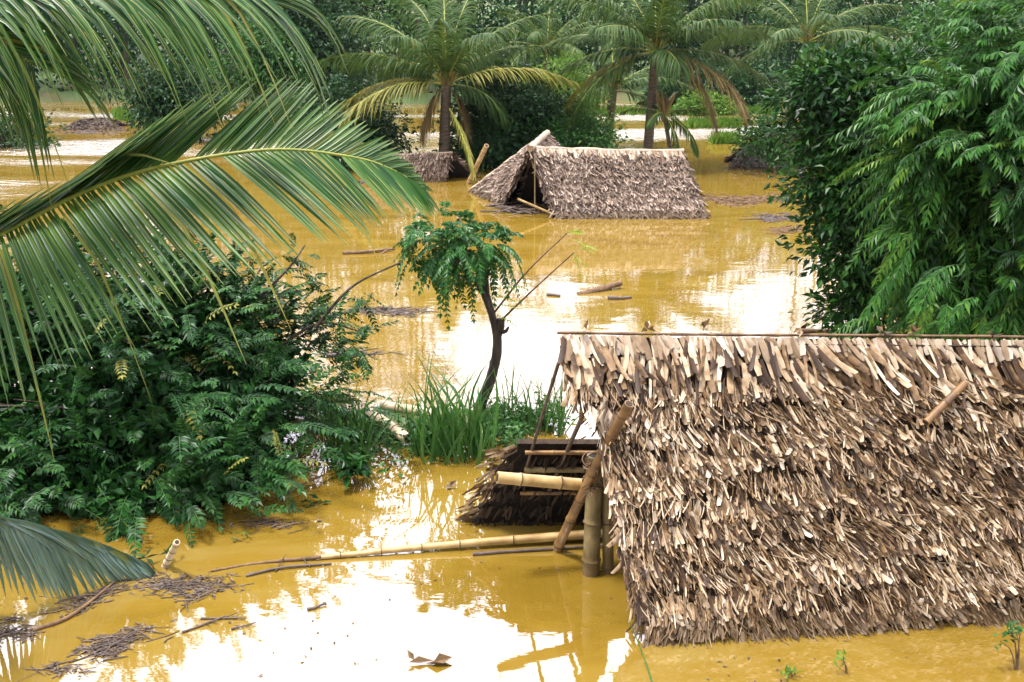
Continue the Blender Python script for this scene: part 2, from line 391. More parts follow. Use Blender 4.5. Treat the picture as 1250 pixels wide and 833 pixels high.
i = (np.arange(ny - 1)[:, None] * nx + np.arange(nx - 1)[None]).reshape(-1)
mb = MB(); mb.add(V, np.stack([i, i + 1, i + nx + 1, i + nx], 1), 0, True)
M['earth'] = surf('muddy grassy earth', [(.3, (.09, .06, .025)), (.5, (.06, .09, .025)), (.75, (.05, .10, .03))], scale=.35, bump=.4, bscale=4)
o = mb.build('ground', M['earth']); o['kind'] = 'structure'

def water_material():
    m, nt, N, L = newmat('muddy flood water')
    out = N.new('ShaderNodeOutputMaterial'); tc = N.new('ShaderNodeTexCoord')
    # mud colour with slow drifting variation
    mp = N.new('ShaderNodeMapping'); mp.inputs['Scale'].default_value = (.35, .8, 1)
    nz = N.new('ShaderNodeTexNoise'); nz.inputs['Scale'].default_value = .9; nz.inputs['Detail'].default_value = 9; nz.inputs['Roughness'].default_value = .62; nz.inputs['Distortion'].default_value = 1.6
    L.new(tc.outputs['Object'], mp.inputs[0]); L.new(mp.outputs[0], nz.inputs['Vector'])
    r = ramp(N, [(.3, WATER_A), (.5, WATER_B), (.72, WATER_C)]); L.new(nz.outputs['Fac'], r.inputs['Fac'])
    # ripples: fine everywhere and very low, stronger where the current runs
    sx = N.new('ShaderNodeSeparateXYZ'); L.new(tc.outputs['Object'], sx.inputs[0])
    n1 = N.new('ShaderNodeTexNoise'); n1.inputs['Scale'].default_value = 1.6; n1.inputs['Detail'].default_value = 4
    m1 = N.new('ShaderNodeMapping'); m1.inputs['Scale'].default_value = (.7, 1.5, 1)
    L.new(tc.outputs['Object'], m1.inputs[0]); L.new(m1.outputs[0], n1.inputs['Vector'])
    b1 = N.new('ShaderNodeBump'); b1.inputs['Strength'].default_value = .06; b1.inputs['Distance'].default_value = .06
    L.new(n1.outputs['Fac'], b1.inputs['Height'])
    # current bands
    m2 = N.new('ShaderNodeMapping'); m2.inputs['Scale'].default_value = (.035, .16, 1)
    n2 = N.new('ShaderNodeTexNoise'); n2.inputs['Scale'].default_value = 1.0; n2.inputs['Detail'].default_value = 3
    L.new(tc.outputs['Object'], m2.inputs[0]); L.new(m2.outputs[0], n2.inputs['Vector'])
    band = N.new('ShaderNodeMapRange'); band.inputs['From Min'].default_value = .46; band.inputs['From Max'].default_value = .60
    L.new(n2.outputs['Fac'], band.inputs['Value'])
    far = N.new('ShaderNodeMapRange'); far.inputs['From Min'].default_value = 38; far.inputs['From Max'].default_value = 45
    fv = N.new('ShaderNodeMath'); fv.operation = 'MULTIPLY_ADD'; fv.inputs[1].default_value = -.6; L.new(sx.outputs['X'], fv.inputs[0]); L.new(sx.outputs['Y'], fv.inputs[2])
    L.new(fv.outputs[0], far.inputs['Value'])
    mul = N.new('ShaderNodeMath'); mul.operation = 'MULTIPLY'; L.new(band.outputs[0], mul.inputs[0]); L.new(far.outputs[0], mul.inputs[1])
    n3 = N.new('ShaderNodeTexNoise'); n3.inputs['Scale'].default_value = 2.2; n3.inputs['Detail'].default_value = 4
    L.new(m1.outputs[0], n3.inputs['Vector'])
    b2 = N.new('ShaderNodeBump'); b2.inputs['Distance'].default_value = .22
    L.new(n3.outputs['Fac'], b2.inputs['Height']); L.new(mul.outputs[0], b2.inputs['Strength']); L.new(b1.outputs[0], b2.inputs['Normal'])
    d = N.new('ShaderNodeBsdfDiffuse'); L.new(r.outputs['Color'], d.inputs['Color'])
    gl = N.new('ShaderNodeBsdfGlossy'); gl.inputs['Roughness'].default_value = .025; gl.inputs['Color'].default_value = (1, 1, 1, 1)
    L.new(b2.outputs[0], gl.inputs['Normal'])
    fr = N.new('ShaderNodeFresnel'); fr.inputs['IOR'].default_value = WATER_IOR; L.new(b1.outputs[0], fr.inputs['Normal'])
    x = N.new('ShaderNodeMixShader'); L.new(fr.outputs[0], x.inputs[0]); L.new(d.outputs[0], x.inputs[1]); L.new(gl.outputs[0], x.inputs[2])
    L.new(x.outputs[0], out.inputs['Surface'])
    return m
HAZE = .00007
WATER_A, WATER_B, WATER_IOR = (.122, .073, .0075), (.160, .099, .013), 2.3
WATER_C = (.19, .13, .032)
mb = MB(); mb.add([(-300, -30, 0), (300, -30, 0), (300, 300, 0), (-300, 300, 0)], [[0, 1, 2, 3]])
o = mb.build('flood_water', water_material()); o['kind'] = 'structure'

# ------------------------------------------------------------------ thatch
def patch_fn(A0, A1, B0, B1, outward):
    A0, A1, B0, B1 = [np.asarray(q, float) for q in (A0, A1, B0, B1)]
    def f(a, s):
        a = np.asarray(a, float)[..., None]; s = np.asarray(s, float)[..., None]
        top = A0 * (1 - a) + A1 * a; bot = B0 * (1 - a) + B1 * a
        pos = top * (1 - s) + bot * s
        dn = unit(bot - top)
        al = unit((A1 - A0) * (1 - s) + (B1 - B0) * s)
        n = unit(np.cross(al, dn))
        sg = np.sign(np.sum(n * np.asarray(outward, float), -1, keepdims=True))
        return pos, dn, al, n * sg
    return f
def panel(mb, f, amin, amax, thick=.07, na=40, ns=24, mat=0, inner=1):
    s = np.linspace(0, 1, ns); Vt, Vb = [], []
    for sv in s:
        a0, a1 = amin(sv), amax(sv)
        a = np.linspace(a0, a1, na)
        p, dn, al, n = f(a, np.full(na, sv))
        Vt.append(p - n * .012); Vb.append(p - n * thick)
    Vt = np.concatenate(Vt); Vb = np.concatenate(Vb)
    i = (np.arange(ns - 1)[:, None] * na + np.arange(na - 1)[None]).reshape(-1)
    Q = np.stack([i, i + 1, i + na + 1, i + na], 1)
    mb.add(Vt, Q, mat, True); mb.add(Vb, Q[:, ::-1], inner, True)
    ring = np.concatenate([np.arange(na), np.arange(1, ns) * na + na - 1, (ns - 1) * na + np.arange(na - 2, -1, -1), np.arange(ns - 2, 0, -1) * na])
    k = len(ring); j = np.arange(k)
    mb.add(np.concatenate([Vt[ring], Vb[ring]]), np.stack([j, (j + 1) % k, k + (j + 1) % k, k + j], 1), mat, False)
def strips(mb, f, a, s, ln, wd, lean, lift, curl, twist, rng, K=5, mat=0, bow=0.05):
    p, dn, al, n = f(a, s)
    N = len(a)
    d = unit(dn * np.cos(lean)[:, None] + al * np.sin(lean)[:, None])
    sd = unit(np.cross(n, d))
    t = np.linspace(0, 1, K)[None, :, None]
    Lb = ln[:, None, None]
    bowv = (rng.normal(0, bow, N))[:, None, None]
    pts = p[:, None] + d[:, None] * Lb * t + n[:, None] * (lift[:, None, None] * (1 - .3 * t) + .04 * Lb * np.sin(PI * t) + curl[:, None, None] * Lb * t**2.5) + sd[:, None] * Lb * bowv * t**2 * 2
    tw = (twist[:, None, None] * (.4 + .6 * t))
    side = sd[:, None] * np.cos(tw) + n[:, None] * np.sin(tw)
    wp = np.interp(np.linspace(0, 1, K), [0, .3, .85, 1], [.7, .95, 1.05, .78])[None]
    up = np.cross(side, np.broadcast_to(d[:, None], side.shape))
    ribbons(mb, pts, wd[:, None] * wp, np.broadcast_to(side, pts.shape), up, .16, mat)

# ------------------------------------------------------------------ foreground hut
RZ = 2.3
rl, rr_ = W(684, 411, RZ), W(1250, 416, RZ)
A0 = rl; A1 = rl + (rr_ - rl) * 1.42
e0, e1 = W(690, 790), W(1250, 756)
B0 = e0; B1 = e0 + (e1 - e0) * 1.42
B0 = A0 + (B0 - A0) * 1.10; B1 = A1 + (B1 - A1) * 1.10
front = patch_fn(A0, A1, B0, B1, (0, -1, .6))
VY = [400, 450, 485, 494, 500, 530, 560, 600, 660, 720, 760, 786, 900]
VX = [683, 690, 703, 716, 730, 736, 738, 746, 757, 770, 786, 802, 850]
ss = np.linspace(0, 1, 60); av = []
for sv in ss:
    aa = np.linspace(0, .6, 400); p, *_ = front(aa, np.full(400, sv)); px, py = proj(p)
    hit = np.where(px >= np.interp(py, VY, VX))[0]
    av.append(aa[hit[0]] if len(hit) else .6)
av = A3(av)
vmin = lambda s: np.interp(s, ss, av)

hut = thing('thatched_hut', 'near hut sunk to its eaves, broad shaggy thatch roof facing us on bamboo posts', 'hut', (A3(A0) * .5 + A3(A1) * .5) * [1, 1, 0])
rng = np.random.default_rng(5)
mb = MB()
panel(mb, front, lambda s: vmin(s) + .006, lambda s: 1.0, .09, 60, 40, 1, 2)
n_c = 14
for c in range(n_c + 1):
    s0 = c / n_c * .98
    upper = c < 2
    for layer in range(1 if upper else 3):
        n = 230 if upper else 345
        a = rng.uniform(0, 1, n); s = np.clip(s0 + rng.normal(0, .006 if upper else .009, n) + layer * .012 + .010 * np.sin(a * 21 + c * 2.1), 0, .995)
        lean_base = .08 + .50 * sstep(.03, .45, a) + .18 * np.sin(a * 9 + c * 1.3) + .15 * np.sin(a * 23 + c * 2.7) - .12 * (c > 10)
        if upper: lean_base = .10 + .35 * sstep(.1, .5, a) + .1 * np.sin(a * 17 + c)
        m = a > vmin(s) - .004 + rng.uniform(0, .004, n); a, s, lb = a[m], s[m], lean_base[m]; n = len(a)
        if upper:
            ln = rng.uniform(.24, .42, n); wd = rng.uniform(.022, .068, n); curl = rng.normal(.13, .11, n); tw = rng.normal(.15, .45, n)
        else:
            flat = rng.random(n) < (.38 + .25 * np.sin(a * 13 + c * 2.2))
            ln = np.where(flat, rng.uniform(.12, .20, n), rng.uniform(.15, .24, n)); wd = np.where(flat, rng.uniform(.018, .044, n), rng.uniform(.007, .017, n))
            curl = np.where(flat, rng.normal(.22, .12, n), rng.normal(.34, .12, n)); tw = np.where(flat, rng.normal(.15, .3, n), rng.normal(1.0, .4, n))
        strips(mb, front, a, s, ln, wd, lb + rng.normal(0, .16 if upper else .26, n), rng.uniform(.015, .055, n), curl, tw, rng, 6, 0, .07)
# torn broad leaf ends along the foot of each course
n = 780
crs = rng.integers(2, n_c + 1, n); a = np.clip(rng.uniform(0, 1, n) + .03 * np.sin(crs * 5.0), 0, 1); s = crs / n_c * .98 + .055 + rng.normal(0, .007, n) + .010 * np.sin(a * 21 + crs * 2.1)
m = (a > vmin(np.clip(s, 0, 1)) + .003) & (np.sin(a * 31 + crs * 3.7) + rng.normal(0, .7, n) > -.1) & (s < .99); a, s = a[m], s[m]; n = len(a)
strips(mb, front, a, s, rng.uniform(.05, .12, n), rng.uniform(.025, .062, n), rng.normal(.15, .35, n), rng.uniform(.05, .075, n), rng.normal(.25, .25, n), rng.normal(.1, .45, n), rng, 5, 3, .12)
# ragged verge
n = 330
s = rng.uniform(0, 1, n); a = vmin(s) + rng.uniform(-.006, .012, n)
strips(mb, front, a, s, rng.uniform(.08, .22, n), rng.uniform(.012, .04, n), rng.normal(.18, .28, n), rng.uniform(-.06, .03, n), rng.normal(-.05, .25, n), rng.normal(0, .8, n), rng, 5, 0, .1)
mb.build('roof', [M['thatch'], M['thatch_under'], M['thatch_inner'], M['thatch_pale']], hut)
# ridge: split pole, cap leaves folded over, knots
mb = MB()
tube(mb, spline([A0 + [-.03, 0, .035], A0 * .75 + A1 * .25 + [0, 0, .03], A0 * .5 + A1 * .5 + [0, 0, .035], A1 + [0, 0, .03]], 60), .014 + .002 * np.sin(np.arange(60)), 7, 0)
mb.build('ridge_pole', M['twig'], hut)
mb = MB()
n = 300; a = rng.uniform(.0, 1, n)
strips(mb, front, a, np.full(n, .0), rng.uniform(.10, .26, n), rng.uniform(.03, .07, n), rng.normal(.3, .25, n), rng.uniform(.04, .06, n), rng.normal(.02, .1, n), rng.normal(0, .3, n), rng, 5, 0)
back_r = patch_fn(A0, A1, A0 + [0, .9, -2.3], A1 + [0, .9, -2.3], (0, 1, .5))
for k in range(10):
    q = A0 * (1 - (k + .5) / 10) + A1 * ((k + .5) / 10) + rng.normal(0, .03, 3) + [rng.normal(0, .12), 0, .05]
    leaves(mb, np.repeat(q[None], 5, 0), rnd_unit(rng, 5) + [0, 0, .25], rnd_unit(rng, 5), .09, .05, mat=1)
mb.build('ridge_cap', [M['thatch_pale'], M['thatch']], hut)
# back slope: right part whole, left part stripped down to the lower courses
rb0, rb1 = W(573, 634), W(735, 630)
RB0 = A0 + (A3([rb0[0], rb0[1], 0]) - A0); RB1 = A3([A1[0] - .1, rb0[1] + .1, 0])
RB0e = A0 + (RB0 - A0) * 1.15; RB1e = A1 + (RB1 - A1) * 1.15
back = patch_fn(A0, A1, RB0e, RB1e, (0, 1, .6))
mb = MB()
lo = lambda sv: 0.012 + .012 * np.sin(sv * 40)
sub = lambda a, s: back(a, .45 + .55 * np.asarray(s))
panel(mb, sub, lo, lambda s: .36, .08, 24, 16, 1, 2)
mb2f = patch_fn(*[back(A3([.36, 1.0, .36, 1.0]), A3([0., 0., 1., 1.]))[0][k] for k in range(4)], (0, 1, .6))
panel(mb, mb2f, lambda s: 0.0, lambda s: 1.0, .08, 30, 16, 1, 2)
n = 900; a = rng.uniform(0, 1, n); s = rng.uniform(0, 1, n); m = (a > .36) | (s > .45); a, s = a[m], s[m]; n = len(a)
strips(mb, back, a, s, rng.uniform(.15, .32, n), rng.uniform(.015, .05, n), rng.normal(0, .3, n), rng.uniform(.01, .04, n), rng.normal(.1, .12, n), rng.normal(0, .5, n), rng, 5, 0)
n = 130; s = rng.uniform(.47, 1, n); a = rng.uniform(-.012, .02, n)
strips(mb, back, a, s, rng.uniform(.10, .26, n), rng.uniform(.015, .04, n), rng.normal(-.7, .4, n), rng.uniform(-.08, .01, n), rng.normal(0, .15, n), rng.normal(0, .8, n), rng, 5, 0)
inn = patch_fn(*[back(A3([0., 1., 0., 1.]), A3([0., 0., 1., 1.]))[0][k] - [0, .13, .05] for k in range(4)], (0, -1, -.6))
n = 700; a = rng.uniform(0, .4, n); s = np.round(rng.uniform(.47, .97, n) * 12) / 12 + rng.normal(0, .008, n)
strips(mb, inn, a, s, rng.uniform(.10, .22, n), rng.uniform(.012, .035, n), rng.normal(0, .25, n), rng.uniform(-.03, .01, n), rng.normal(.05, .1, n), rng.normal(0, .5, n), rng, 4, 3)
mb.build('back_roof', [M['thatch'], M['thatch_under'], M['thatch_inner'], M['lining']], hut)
def inner_pt(a, s, d): 
    p, dn, al, n = back(A3([a]), A3([s])); return p[0] - n[0] * d
for k, (s_, r_, mk, a_end) in enumerate(((.475, .022, 'bamboo_brown', .33), (.56, .030, 'bamboo_dull', .36), (.68, .020, 'bamboo_brown', .36))):
    mb = MB(); bamboo(mb, inner_pt(.028 + .012 * k, s_, .13), inner_pt(a_end, s_, .13), r_, seed=k + 3)
    mb.build('purlin', BAM(mk), hut)
for (pa, pb, r_) in ((inner_pt(.012, .08, .10), inner_pt(.045, .60, .12), .018), (inner_pt(.085, .10, .10), inner_pt(.095, .66, .14), .024), (inner_pt(.2, .04, .1), inner_pt(.2, .9, .1), .028)):
    mb = MB(); bamboo(mb, pa, pb, r_, r_ * .8, seed=7); mb.build('rafter', [M['wetwood'], M['node'], M['hollow_shade']], hut)
# posts, tie beam, prop
def zcol(px, py0, py1, r, mk, nm, lean=0.0):
    b = W(px, py1); t = P(px, py0, b[1]) + [lean, 0, 0]
    mb = MB(); bamboo(mb, t, b - [lean * .4, 0, .8], r, r * 1.06, node=.42, seed=int(px)); mb.build(nm, BAM(mk), hut); return b, t
pb_, pt_ = zcol(722, 556, 700, .078, 'bamboo_dull', 'post', .035)
zcol(745, 560, 697, .052, 'bamboo_dull', 'post', -.03)
bl = P(607, 583, 8.35); br = P(768, 597, 8.62)
mb = MB(); bamboo(mb, bl, br, .056, .060, node=.36, seed=21); mb.build('tie_beam', BAM('bamboo'), hut)
pp0 = P(768, 493, 7.92); pp1 = W(676, 668)
pm = P(725, 575, 8.28)
mb = MB(); bamboo(mb, pp0, pp1 - [0.0, 0, .1], .042, .048, node=.33, mid=pm, seed=12); mb.build('prop', BAM('bamboo_brown'), hut)
# lashings
mb = MB(); rg = np.random.default_rng(2)
for q in (pt_ + [0, -.03, -.06], P(722, 590, 8.40)):
    for k in range(9):
        th = np.linspace(0, 2 * PI, 14); ax = unit(rg.normal(size=3) + [0, 0, 1.4]); u = unit(np.cross(ax, [1, .2, 0])); w = np.cross(ax, u)
        tube(mb, q + rg.normal(0, .012, 3) + (np.cos(th)[:, None] * u + np.sin(th)[:, None] * w) * .092, .007, 5, 0, False)
    for k in range(7):
        d = rg.normal(0, .08, 3); tube(mb, spline([q + [0, -.08, 0], q + [d[0] * .5, -.10 - abs(d[1]), d[2] * .5], q + [d[0], -.1, d[2] - .08]], 6), .004, 4, 0)
mb.build('lashing', M['twig'], hut)
# torn leaf bundle hanging at the broken verge
mb = MB()
for (px, py, n, L_, w_) in ((737, 515, 9, .26, .13), (748, 548, 10, .20, .12), (760, 520, 7, .2, .1)):
    q = P(px, py, 8.22); 
    dd = A3([0, -.25, -1]) + rg.normal(0, .45, (n, 3)); leaves(mb, q + rg.normal(0, .05, (n, 3)) + [0, 0, .1], dd, A3([0, -1, .2]) + rg.normal(0, .5, (n, 3)), L_, w_, .3, .2)
mb.build('torn_leaf_bundle', M['thatch_pale'], hut)

# bamboo stick lying on the thatch
q0 = P(1130, 516, 8.05); q1 = P(1178, 468, 8.33)
mb = MB(); bamboo(mb, q0, q1, .034, .034, node=.5, seed=4)
tag(mb.build('bamboo_stick', BAM('bamboo_brown'), base=q0), 'short brown bamboo stick poking out of the near thatch slope', 'bamboo stick')

# ------------------------------------------------------------------ distant huts
def far_slope(f, seed, dens, thatch, sc=1.0, parent=None, name='roof', lo=None, pale=True):
    rng = np.random.default_rng(seed); mb = MB()
    panel(mb, f, lambda s: 0.0, lambda s: 1.0, .10, 16, 10, 1, 2)
    p, *_ = f(A3([0, 1, 0, 1.]), A3([0, 0, 1, 1.])); Lx = np.linalg.norm(p[1] - p[0]) * .5 + np.linalg.norm(p[3] - p[2]) * .5; Ls = np.linalg.norm(p[2] - p[0])
    nc = int(Ls / .21)
    for c in range(nc + 1):
        n = int(Lx * dens * 1.9); a = rng.uniform(0, 1, n); s = np.clip(c / nc + rng.normal(0, .012, n), 0, 1)
        strips(mb, f, a, s, rng.uniform(.15, .27, n) * sc, rng.uniform(.022, .05, n) * sc, rng.normal(.05, .4, n), rng.uniform(.02, .07, n), rng.normal(.16, .14, n), rng.normal(.1, .6, n), rng, 4, 0, .08)
    for e in (0., 1.):
        n = int(Ls * 60); s = rng.uniform(0, 1, n); a = e + rng.uniform(-.012, .012, n)
        strips(mb, f, a, s, rng.uniform(.12, .3, n), rng.uniform(.03, .06, n), rng.normal(0, .5, n), rng.uniform(-.08, .05, n), rng.normal(.05, .2, n), rng.normal(0, .8, n), rng, 4, 0)
    if pale:
        n = int(Lx * 45); a = rng.uniform(0, 1, n)
        strips(mb, f, a, np.zeros(n), rng.uniform(.15, .32, n), rng.uniform(.05, .1, n), rng.normal(0, .3, n), rng.uniform(.06, .09, n), rng.normal(0, .1, n), rng.normal(0, .3, n), rng, 4, 3)
    return mb.build(name, [M[thatch], M['thatch_under'], M['thatch_inner'], M['thatch_pale']], parent)
def below(A, B, k=1.12):
    return np.asarray(A) + (np.asarray(B) - np.asarray(A)) * k
def stick(parent, p0, p1, r, mk, nm='pole', node=.4):
    mb = MB(); bamboo(mb, p0, p1, r, node=node, nseg=8, seed=3); return mb.build(nm, BAM(mk), parent)

# middle hut A
HY = 27.95
a0, a1 = P(652, 183, HY), P(832, 187, HY)
f0, f1 = W(680, 267), W(862, 267)
b0, b1 = A3([a0[0] - .4, 29.3, 0]), A3([a1[0] + .55, 29.3, 0])
hutA = thing('thatched_hut', 'grey brown thatched hut standing in mid flood, its long roof running left to right', 'hut', ((a0 + a1) / 2) * [1, 1, 0], 'flooded thatched huts')
far_slope(patch_fn(a0, a1, below(a0, f0), below(a1, f1), (0, -1, .5)), 11, 70, 'thatch_far', parent=hutA)
far_slope(patch_fn(a0, a1, below(a0, b0), below(a1, b1), (0, 1, .5)), 12, 25, 'thatch_far', parent=hutA, name='back_roof')
mb = MB(); tube(mb, spline([a0 + [-.1, 0, .05], (a0 + a1) / 2 + [0, 0, .02], a1 + [.06, 0, .05]], 20), .055, 8, 0, rough=.15, rng=rng); mb.build('ridge_cap', M['thatch_pale'], hutA)
stick(hutA, P(653, 190, 27.2), W(653, 262), .02, 'bamboo_dull', 'post')
stick(hutA, P(632, 243, 27.0), P(676, 262, 26.9), .03, 'bamboo', 'tie_beam')
mb = MB(); rg = np.random.default_rng(8)      # rubbish caught in the doorway
for k in range(60):
    q = W(rg.uniform(612, 680), rg.uniform(252, 262)); d = rg.normal(0, .35, 3) * [1, .5, .15]; tube(mb, A3([q - d, q + d]) + [0, 0, rg.uniform(.0, .12)], rg.uniform(.008, .03), 5, 0)
tag(mb.build('driftwood_heap', M['wetwood'], base=W(645, 257)), 'dark driftwood caught in the open gable of the mid flood hut', 'driftwood')
# hut B behind, ridge running away from us
r0, r1 = P(647, 183, 27.5), P(668, 164, 30.8)
hutB = thing('thatched_hut', 'thatched hut with its ridge pointing away, pale left slope dipping into the water', 'hut', ((r0 + r1) / 2) * [1, 1, 0], 'flooded thatched huts')
l0, l1 = W(613, 252), W(575, 234)
far_slope(patch_fn(r0, r1, below(r0, l0), below(r1, l1), (-1, -.4, .6)), 13, 60, 'thatch_far', parent=hutB)
q0_, q1_ = A3([f0[0] - .05, 27.0, 0]), A3([r1[0] + 1.6, 31.2, 0])
far_slope(patch_fn(r0, r1, below(r0, q0_), below(r1, q1_), (1, -.2, .6)), 14, 25, 'thatch_far', parent=hutB, name='back_roof', pale=False)
mb = MB(); tube(mb, spline([r0 + [0, -.1, .03], (r0 + r1) / 2 + [0, 0, .04], r1 + [0, .1, .03]], 14), .09, 8, 0, rough=.15, rng=rng)
tube(mb, spline([r1 + [0, -.1, .03], (r1 + l1) / 2 + [0, 0, .06], l1 + [0, 0, .02]], 14), .07, 7, 0, rough=.15, rng=rng); mb.build('ridge_cap', M['thatch_pale'], hutB)
mb = MB(); gw = A3([r1, l1 - [0, 0, .2], q1_ - [0, 0, .2]]) - [0, .25, 0]
mb.add(np.vstack([gw, gw + [0, .08, 0]]), [[0, 1, 2], [5, 4, 3]], 0); mb.add(np.vstack([gw, gw + [0, .08, 0]]), [[0, 1, 4, 3], [1, 2, 5, 4], [2, 0, 3, 5]], 0); mb.build('gable_light_block', M['thatch_inner'], hutB)  # panel added to close the far gable and keep the interior dark
# hut C to the left
c0, c1 = P(462, 190, 33.6), P(551, 187, 33.6)
hutC = thing('thatched_hut', 'low thatched hut beside the leaning bamboo pole, open dark gable to the right', 'hut', ((c0 + c1) / 2) * [1, 1, 0], 'flooded thatched huts')
g0, g1 = W(440, 224), W(540, 222)
far_slope(patch_fn(c0, c1, below(c0, g0), below(c1, g1), (0, -1, .5)), 15, 55, 'thatch_far', parent=hutC, pale=False)
far_slope(patch_fn(c0, c1, below(c0, [c0[0] - .3, 35.2, 0]), below(c1, [c1[0] + .75, 34.6, 0]), (0, 1, .5)), 16, 25, 'thatch_far', parent=hutC, name='back_roof', pale=False)
mb = MB(); tube(mb, spline([c0, (c0 + c1) / 2 + [0, 0, -.02], c1 + [.05, 0, 0]], 14), .05, 7, 0, rough=.15, rng=rng); mb.build('ridge_cap', M['thatch_far'], hutC)
# hut D far left, hut E far right
d0, d1 = P(100, 147, 52), P(126, 144, 52)
hutD = thing('thatched_hut', 'almost drowned roof far left, only its low ridge above the river', 'hut', ((d0 + d1) / 2) * [1, 1, 0], 'flooded thatched huts')
far_slope(patch_fn(d0, d1, below(d0, W(74, 159)), below(d1, W(152, 159)), (0, -1, .5)), 17, 30, 'thatch_dark', 1.2, hutD, pale=False)
far_slope(patch_fn(d0, d1, below(d0, d0 * [1, 1, 0] + [-1, 1, 0]), below(d1, d1 * [1, 1, 0] + [1, 1, 0]), (0, 1, .5)), 18, 12, 'thatch_far', 1.2, hutD, 'back_roof', pale=False)
h0, h1 = P(912, 176, 37.5), P(985, 180, 37.5)
hutE = thing('thatched_hut', 'dark thatched roof corner showing from behind the big right hand tree', 'hut', ((h0 + h1) / 2) * [1, 1, 0], 'flooded thatched huts')
far_slope(patch_fn(h0, h1, below(h0, W(888, 207)), below(h1, W(990, 207)), (0, -1, .5)), 19, 35, 'thatch_dark', 1.1, hutE, pale=False)
far_slope(patch_fn(h0, h1, below(h0, h0 * [1, 1, 0] + [-.6, 1.2, 0]), below(h1, h1 * [1, 1, 0] + [.6, 1.2, 0]), (0, 1, .5)), 20, 12, 'thatch', 1.1, hutE, 'back_roof', pale=False)

# leaning pale bamboo and another stump of it
mb = MB(); bamboo(mb, W(572, 224), P(594, 178, 31.6), .085, .075, node=.5, seed=5)
tag(mb.build('bamboo_pole', BAM(), base=W(572, 224)), 'stout tan bamboo pole leaning out of the water between two distant huts', 'bamboo pole')

# ------------------------------------------------------------------ the near coconut palm (crown just left of the frame)
crown = P(-250, 430, 5.4)
palm = thing('coconut_palm', 'near coconut palm at left whose big fronds sweep across the picture', 'palm', crown * [1, 1, 0])
mb = MB(); zt = np.linspace(-1.5, crown[2], 40)
tube(mb, np.stack([crown[0] - .25 + .25 * ((zt + 1.5) / (crown[2] + 1.5))**.6, np.full(40, crown[1]), zt], 1), .15 + .012 * (np.arange(40) % 2) - .001 * np.arange(40), 14, 0); mb.build('trunk', M['palm_trunk'], palm)
def near_frond(path, **kw):
    mb = MB(); ctrl = [P(*q) for q in path]; mats = kw.pop('mats', [M['frond'], M['rachis']]) + [M['palm_yellow']]; kw['deadmat'] = 2
    frond(mb, ctrl, **kw); return mb.build('frond', mats, palm)
R1 = [(-250, 430, 5.4), (-120, 348, 5.35), (0, 287, 5.3), (100, 236, 5.3), (200, 203, 5.32), (330, 183, 5.4), (430, 192, 5.5), (480, 208, 5.55), (512, 228, 5.6)]
TQ = [0, .34, .476, .60, .757, .875, .957, 1]
mb = MB()
frond(mb, [P(*q) for q in R1], n=112, L=.98, wid=.038, nrm=(0, -.8, .6), t0=.14, rad=.026, seed=1, K=7, jitter=.014, sides=(1,), sidedroop=(.07,), gap=[(.70, .715, 1), (.86, .875, 1)],
      lprof=(TQ, [.95, 1.0, 1.0, .96, .78, .50, .32, .2]), aprof=((TQ, [1.6, 1.42, 1.22, 1.02, .88, .78, .5, .3]),), midrib=.0034, deadmat=2)
frond(mb, [P(x, y, d + .01) for x, y, d in R1], n=112, L=1.0, wid=.034, nrm=(0, -.8, .6), t0=.14, rad=.024, seed=8, K=7, jitter=.016, sides=(-1,), sidedroop=(.02,), gap=[(.655, .675, -1)],
      lprof=(TQ, [.85, .85, .82, .72, .54, .28, .14, .1]), aprof=((TQ, [.10, .06, .14, .46, .76, .72, .42, .2]),), midrib=.003, deadmat=2)
mb.build('frond', [M['frond'], M['rachis'], M['palm_yellow']], palm)
FR2 = dict(wid=.032, droop=.34, t0=.2, rad=.022, K=8, hooked=.7, jitter=.055, midrib=.0028, sides=(1, -1), lprof=([0, .2, .5, .8, 1], [.7, 1, 1.0, .72, .45]))
near_frond([(-250, 430, 5.4), (-210, 250, 5.0), (-150, 90, 4.6), (-70, -20, 4.4), (60, -55, 4.4), (200, -45, 4.5), (300, -20, 4.7), (345, 12, 4.8)],
           n=105, L=.98, nrm=(.1, -.7, .7), seed=2, aprof=(([0, 1], [.62, .55]), ([0, 1], [.8, .5])), **FR2)
near_frond([(-250, 430, 5.4), (-230, 260, 5.4), (-180, 110, 5.2), (-110, 20, 5.0), (0, -25, 5.0), (130, -30, 5.1), (240, -10, 5.2)],
           n=100, L=.95, nrm=(.1, -.8, .6), seed=12, aprof=(([0, 1], [.6, .55]), ([0, 1], [.8, .5])), **FR2)
near_frond([(-250, 430, 5.4), (-265, 290, 5.2), (-235, 160, 5.1), (-170, 70, 5.0), (-90, 30, 5.0), (-20, 35, 5.0), (40, 80, 5.0)],
           n=95, L=.9, nrm=(.1, -.8, .6), seed=3, aprof=(([0, 1], [.75, .6]), ([0, 1], [.8, .5])), **FR2)
near_frond([(-250, 430, 5.4), (-200, 470, 5.8), (-120, 560, 6.8), (-40, 618, 7.5), (40, 642, 7.9), (110, 662, 8.2), (168, 686, 8.35)],
           n=95, L=.95, wid=.060, nrm=(.0, -.9, .45), droop=.2, t0=.3, rad=.024, seed=4, K=6, sides=(1, -1), sidedroop=(.10, .45), midrib=.004, jitter=.02,
           lprof=([0, .3, .6, .8, .92, 1], [.8, 1, .95, .80, .5, .30]), mats=[M['frond_low'], M['rachis']], aprof=(([0, .5, .8, 1], [1.0, .95, .7, .15]), ([0, 1], [.12, .1])))

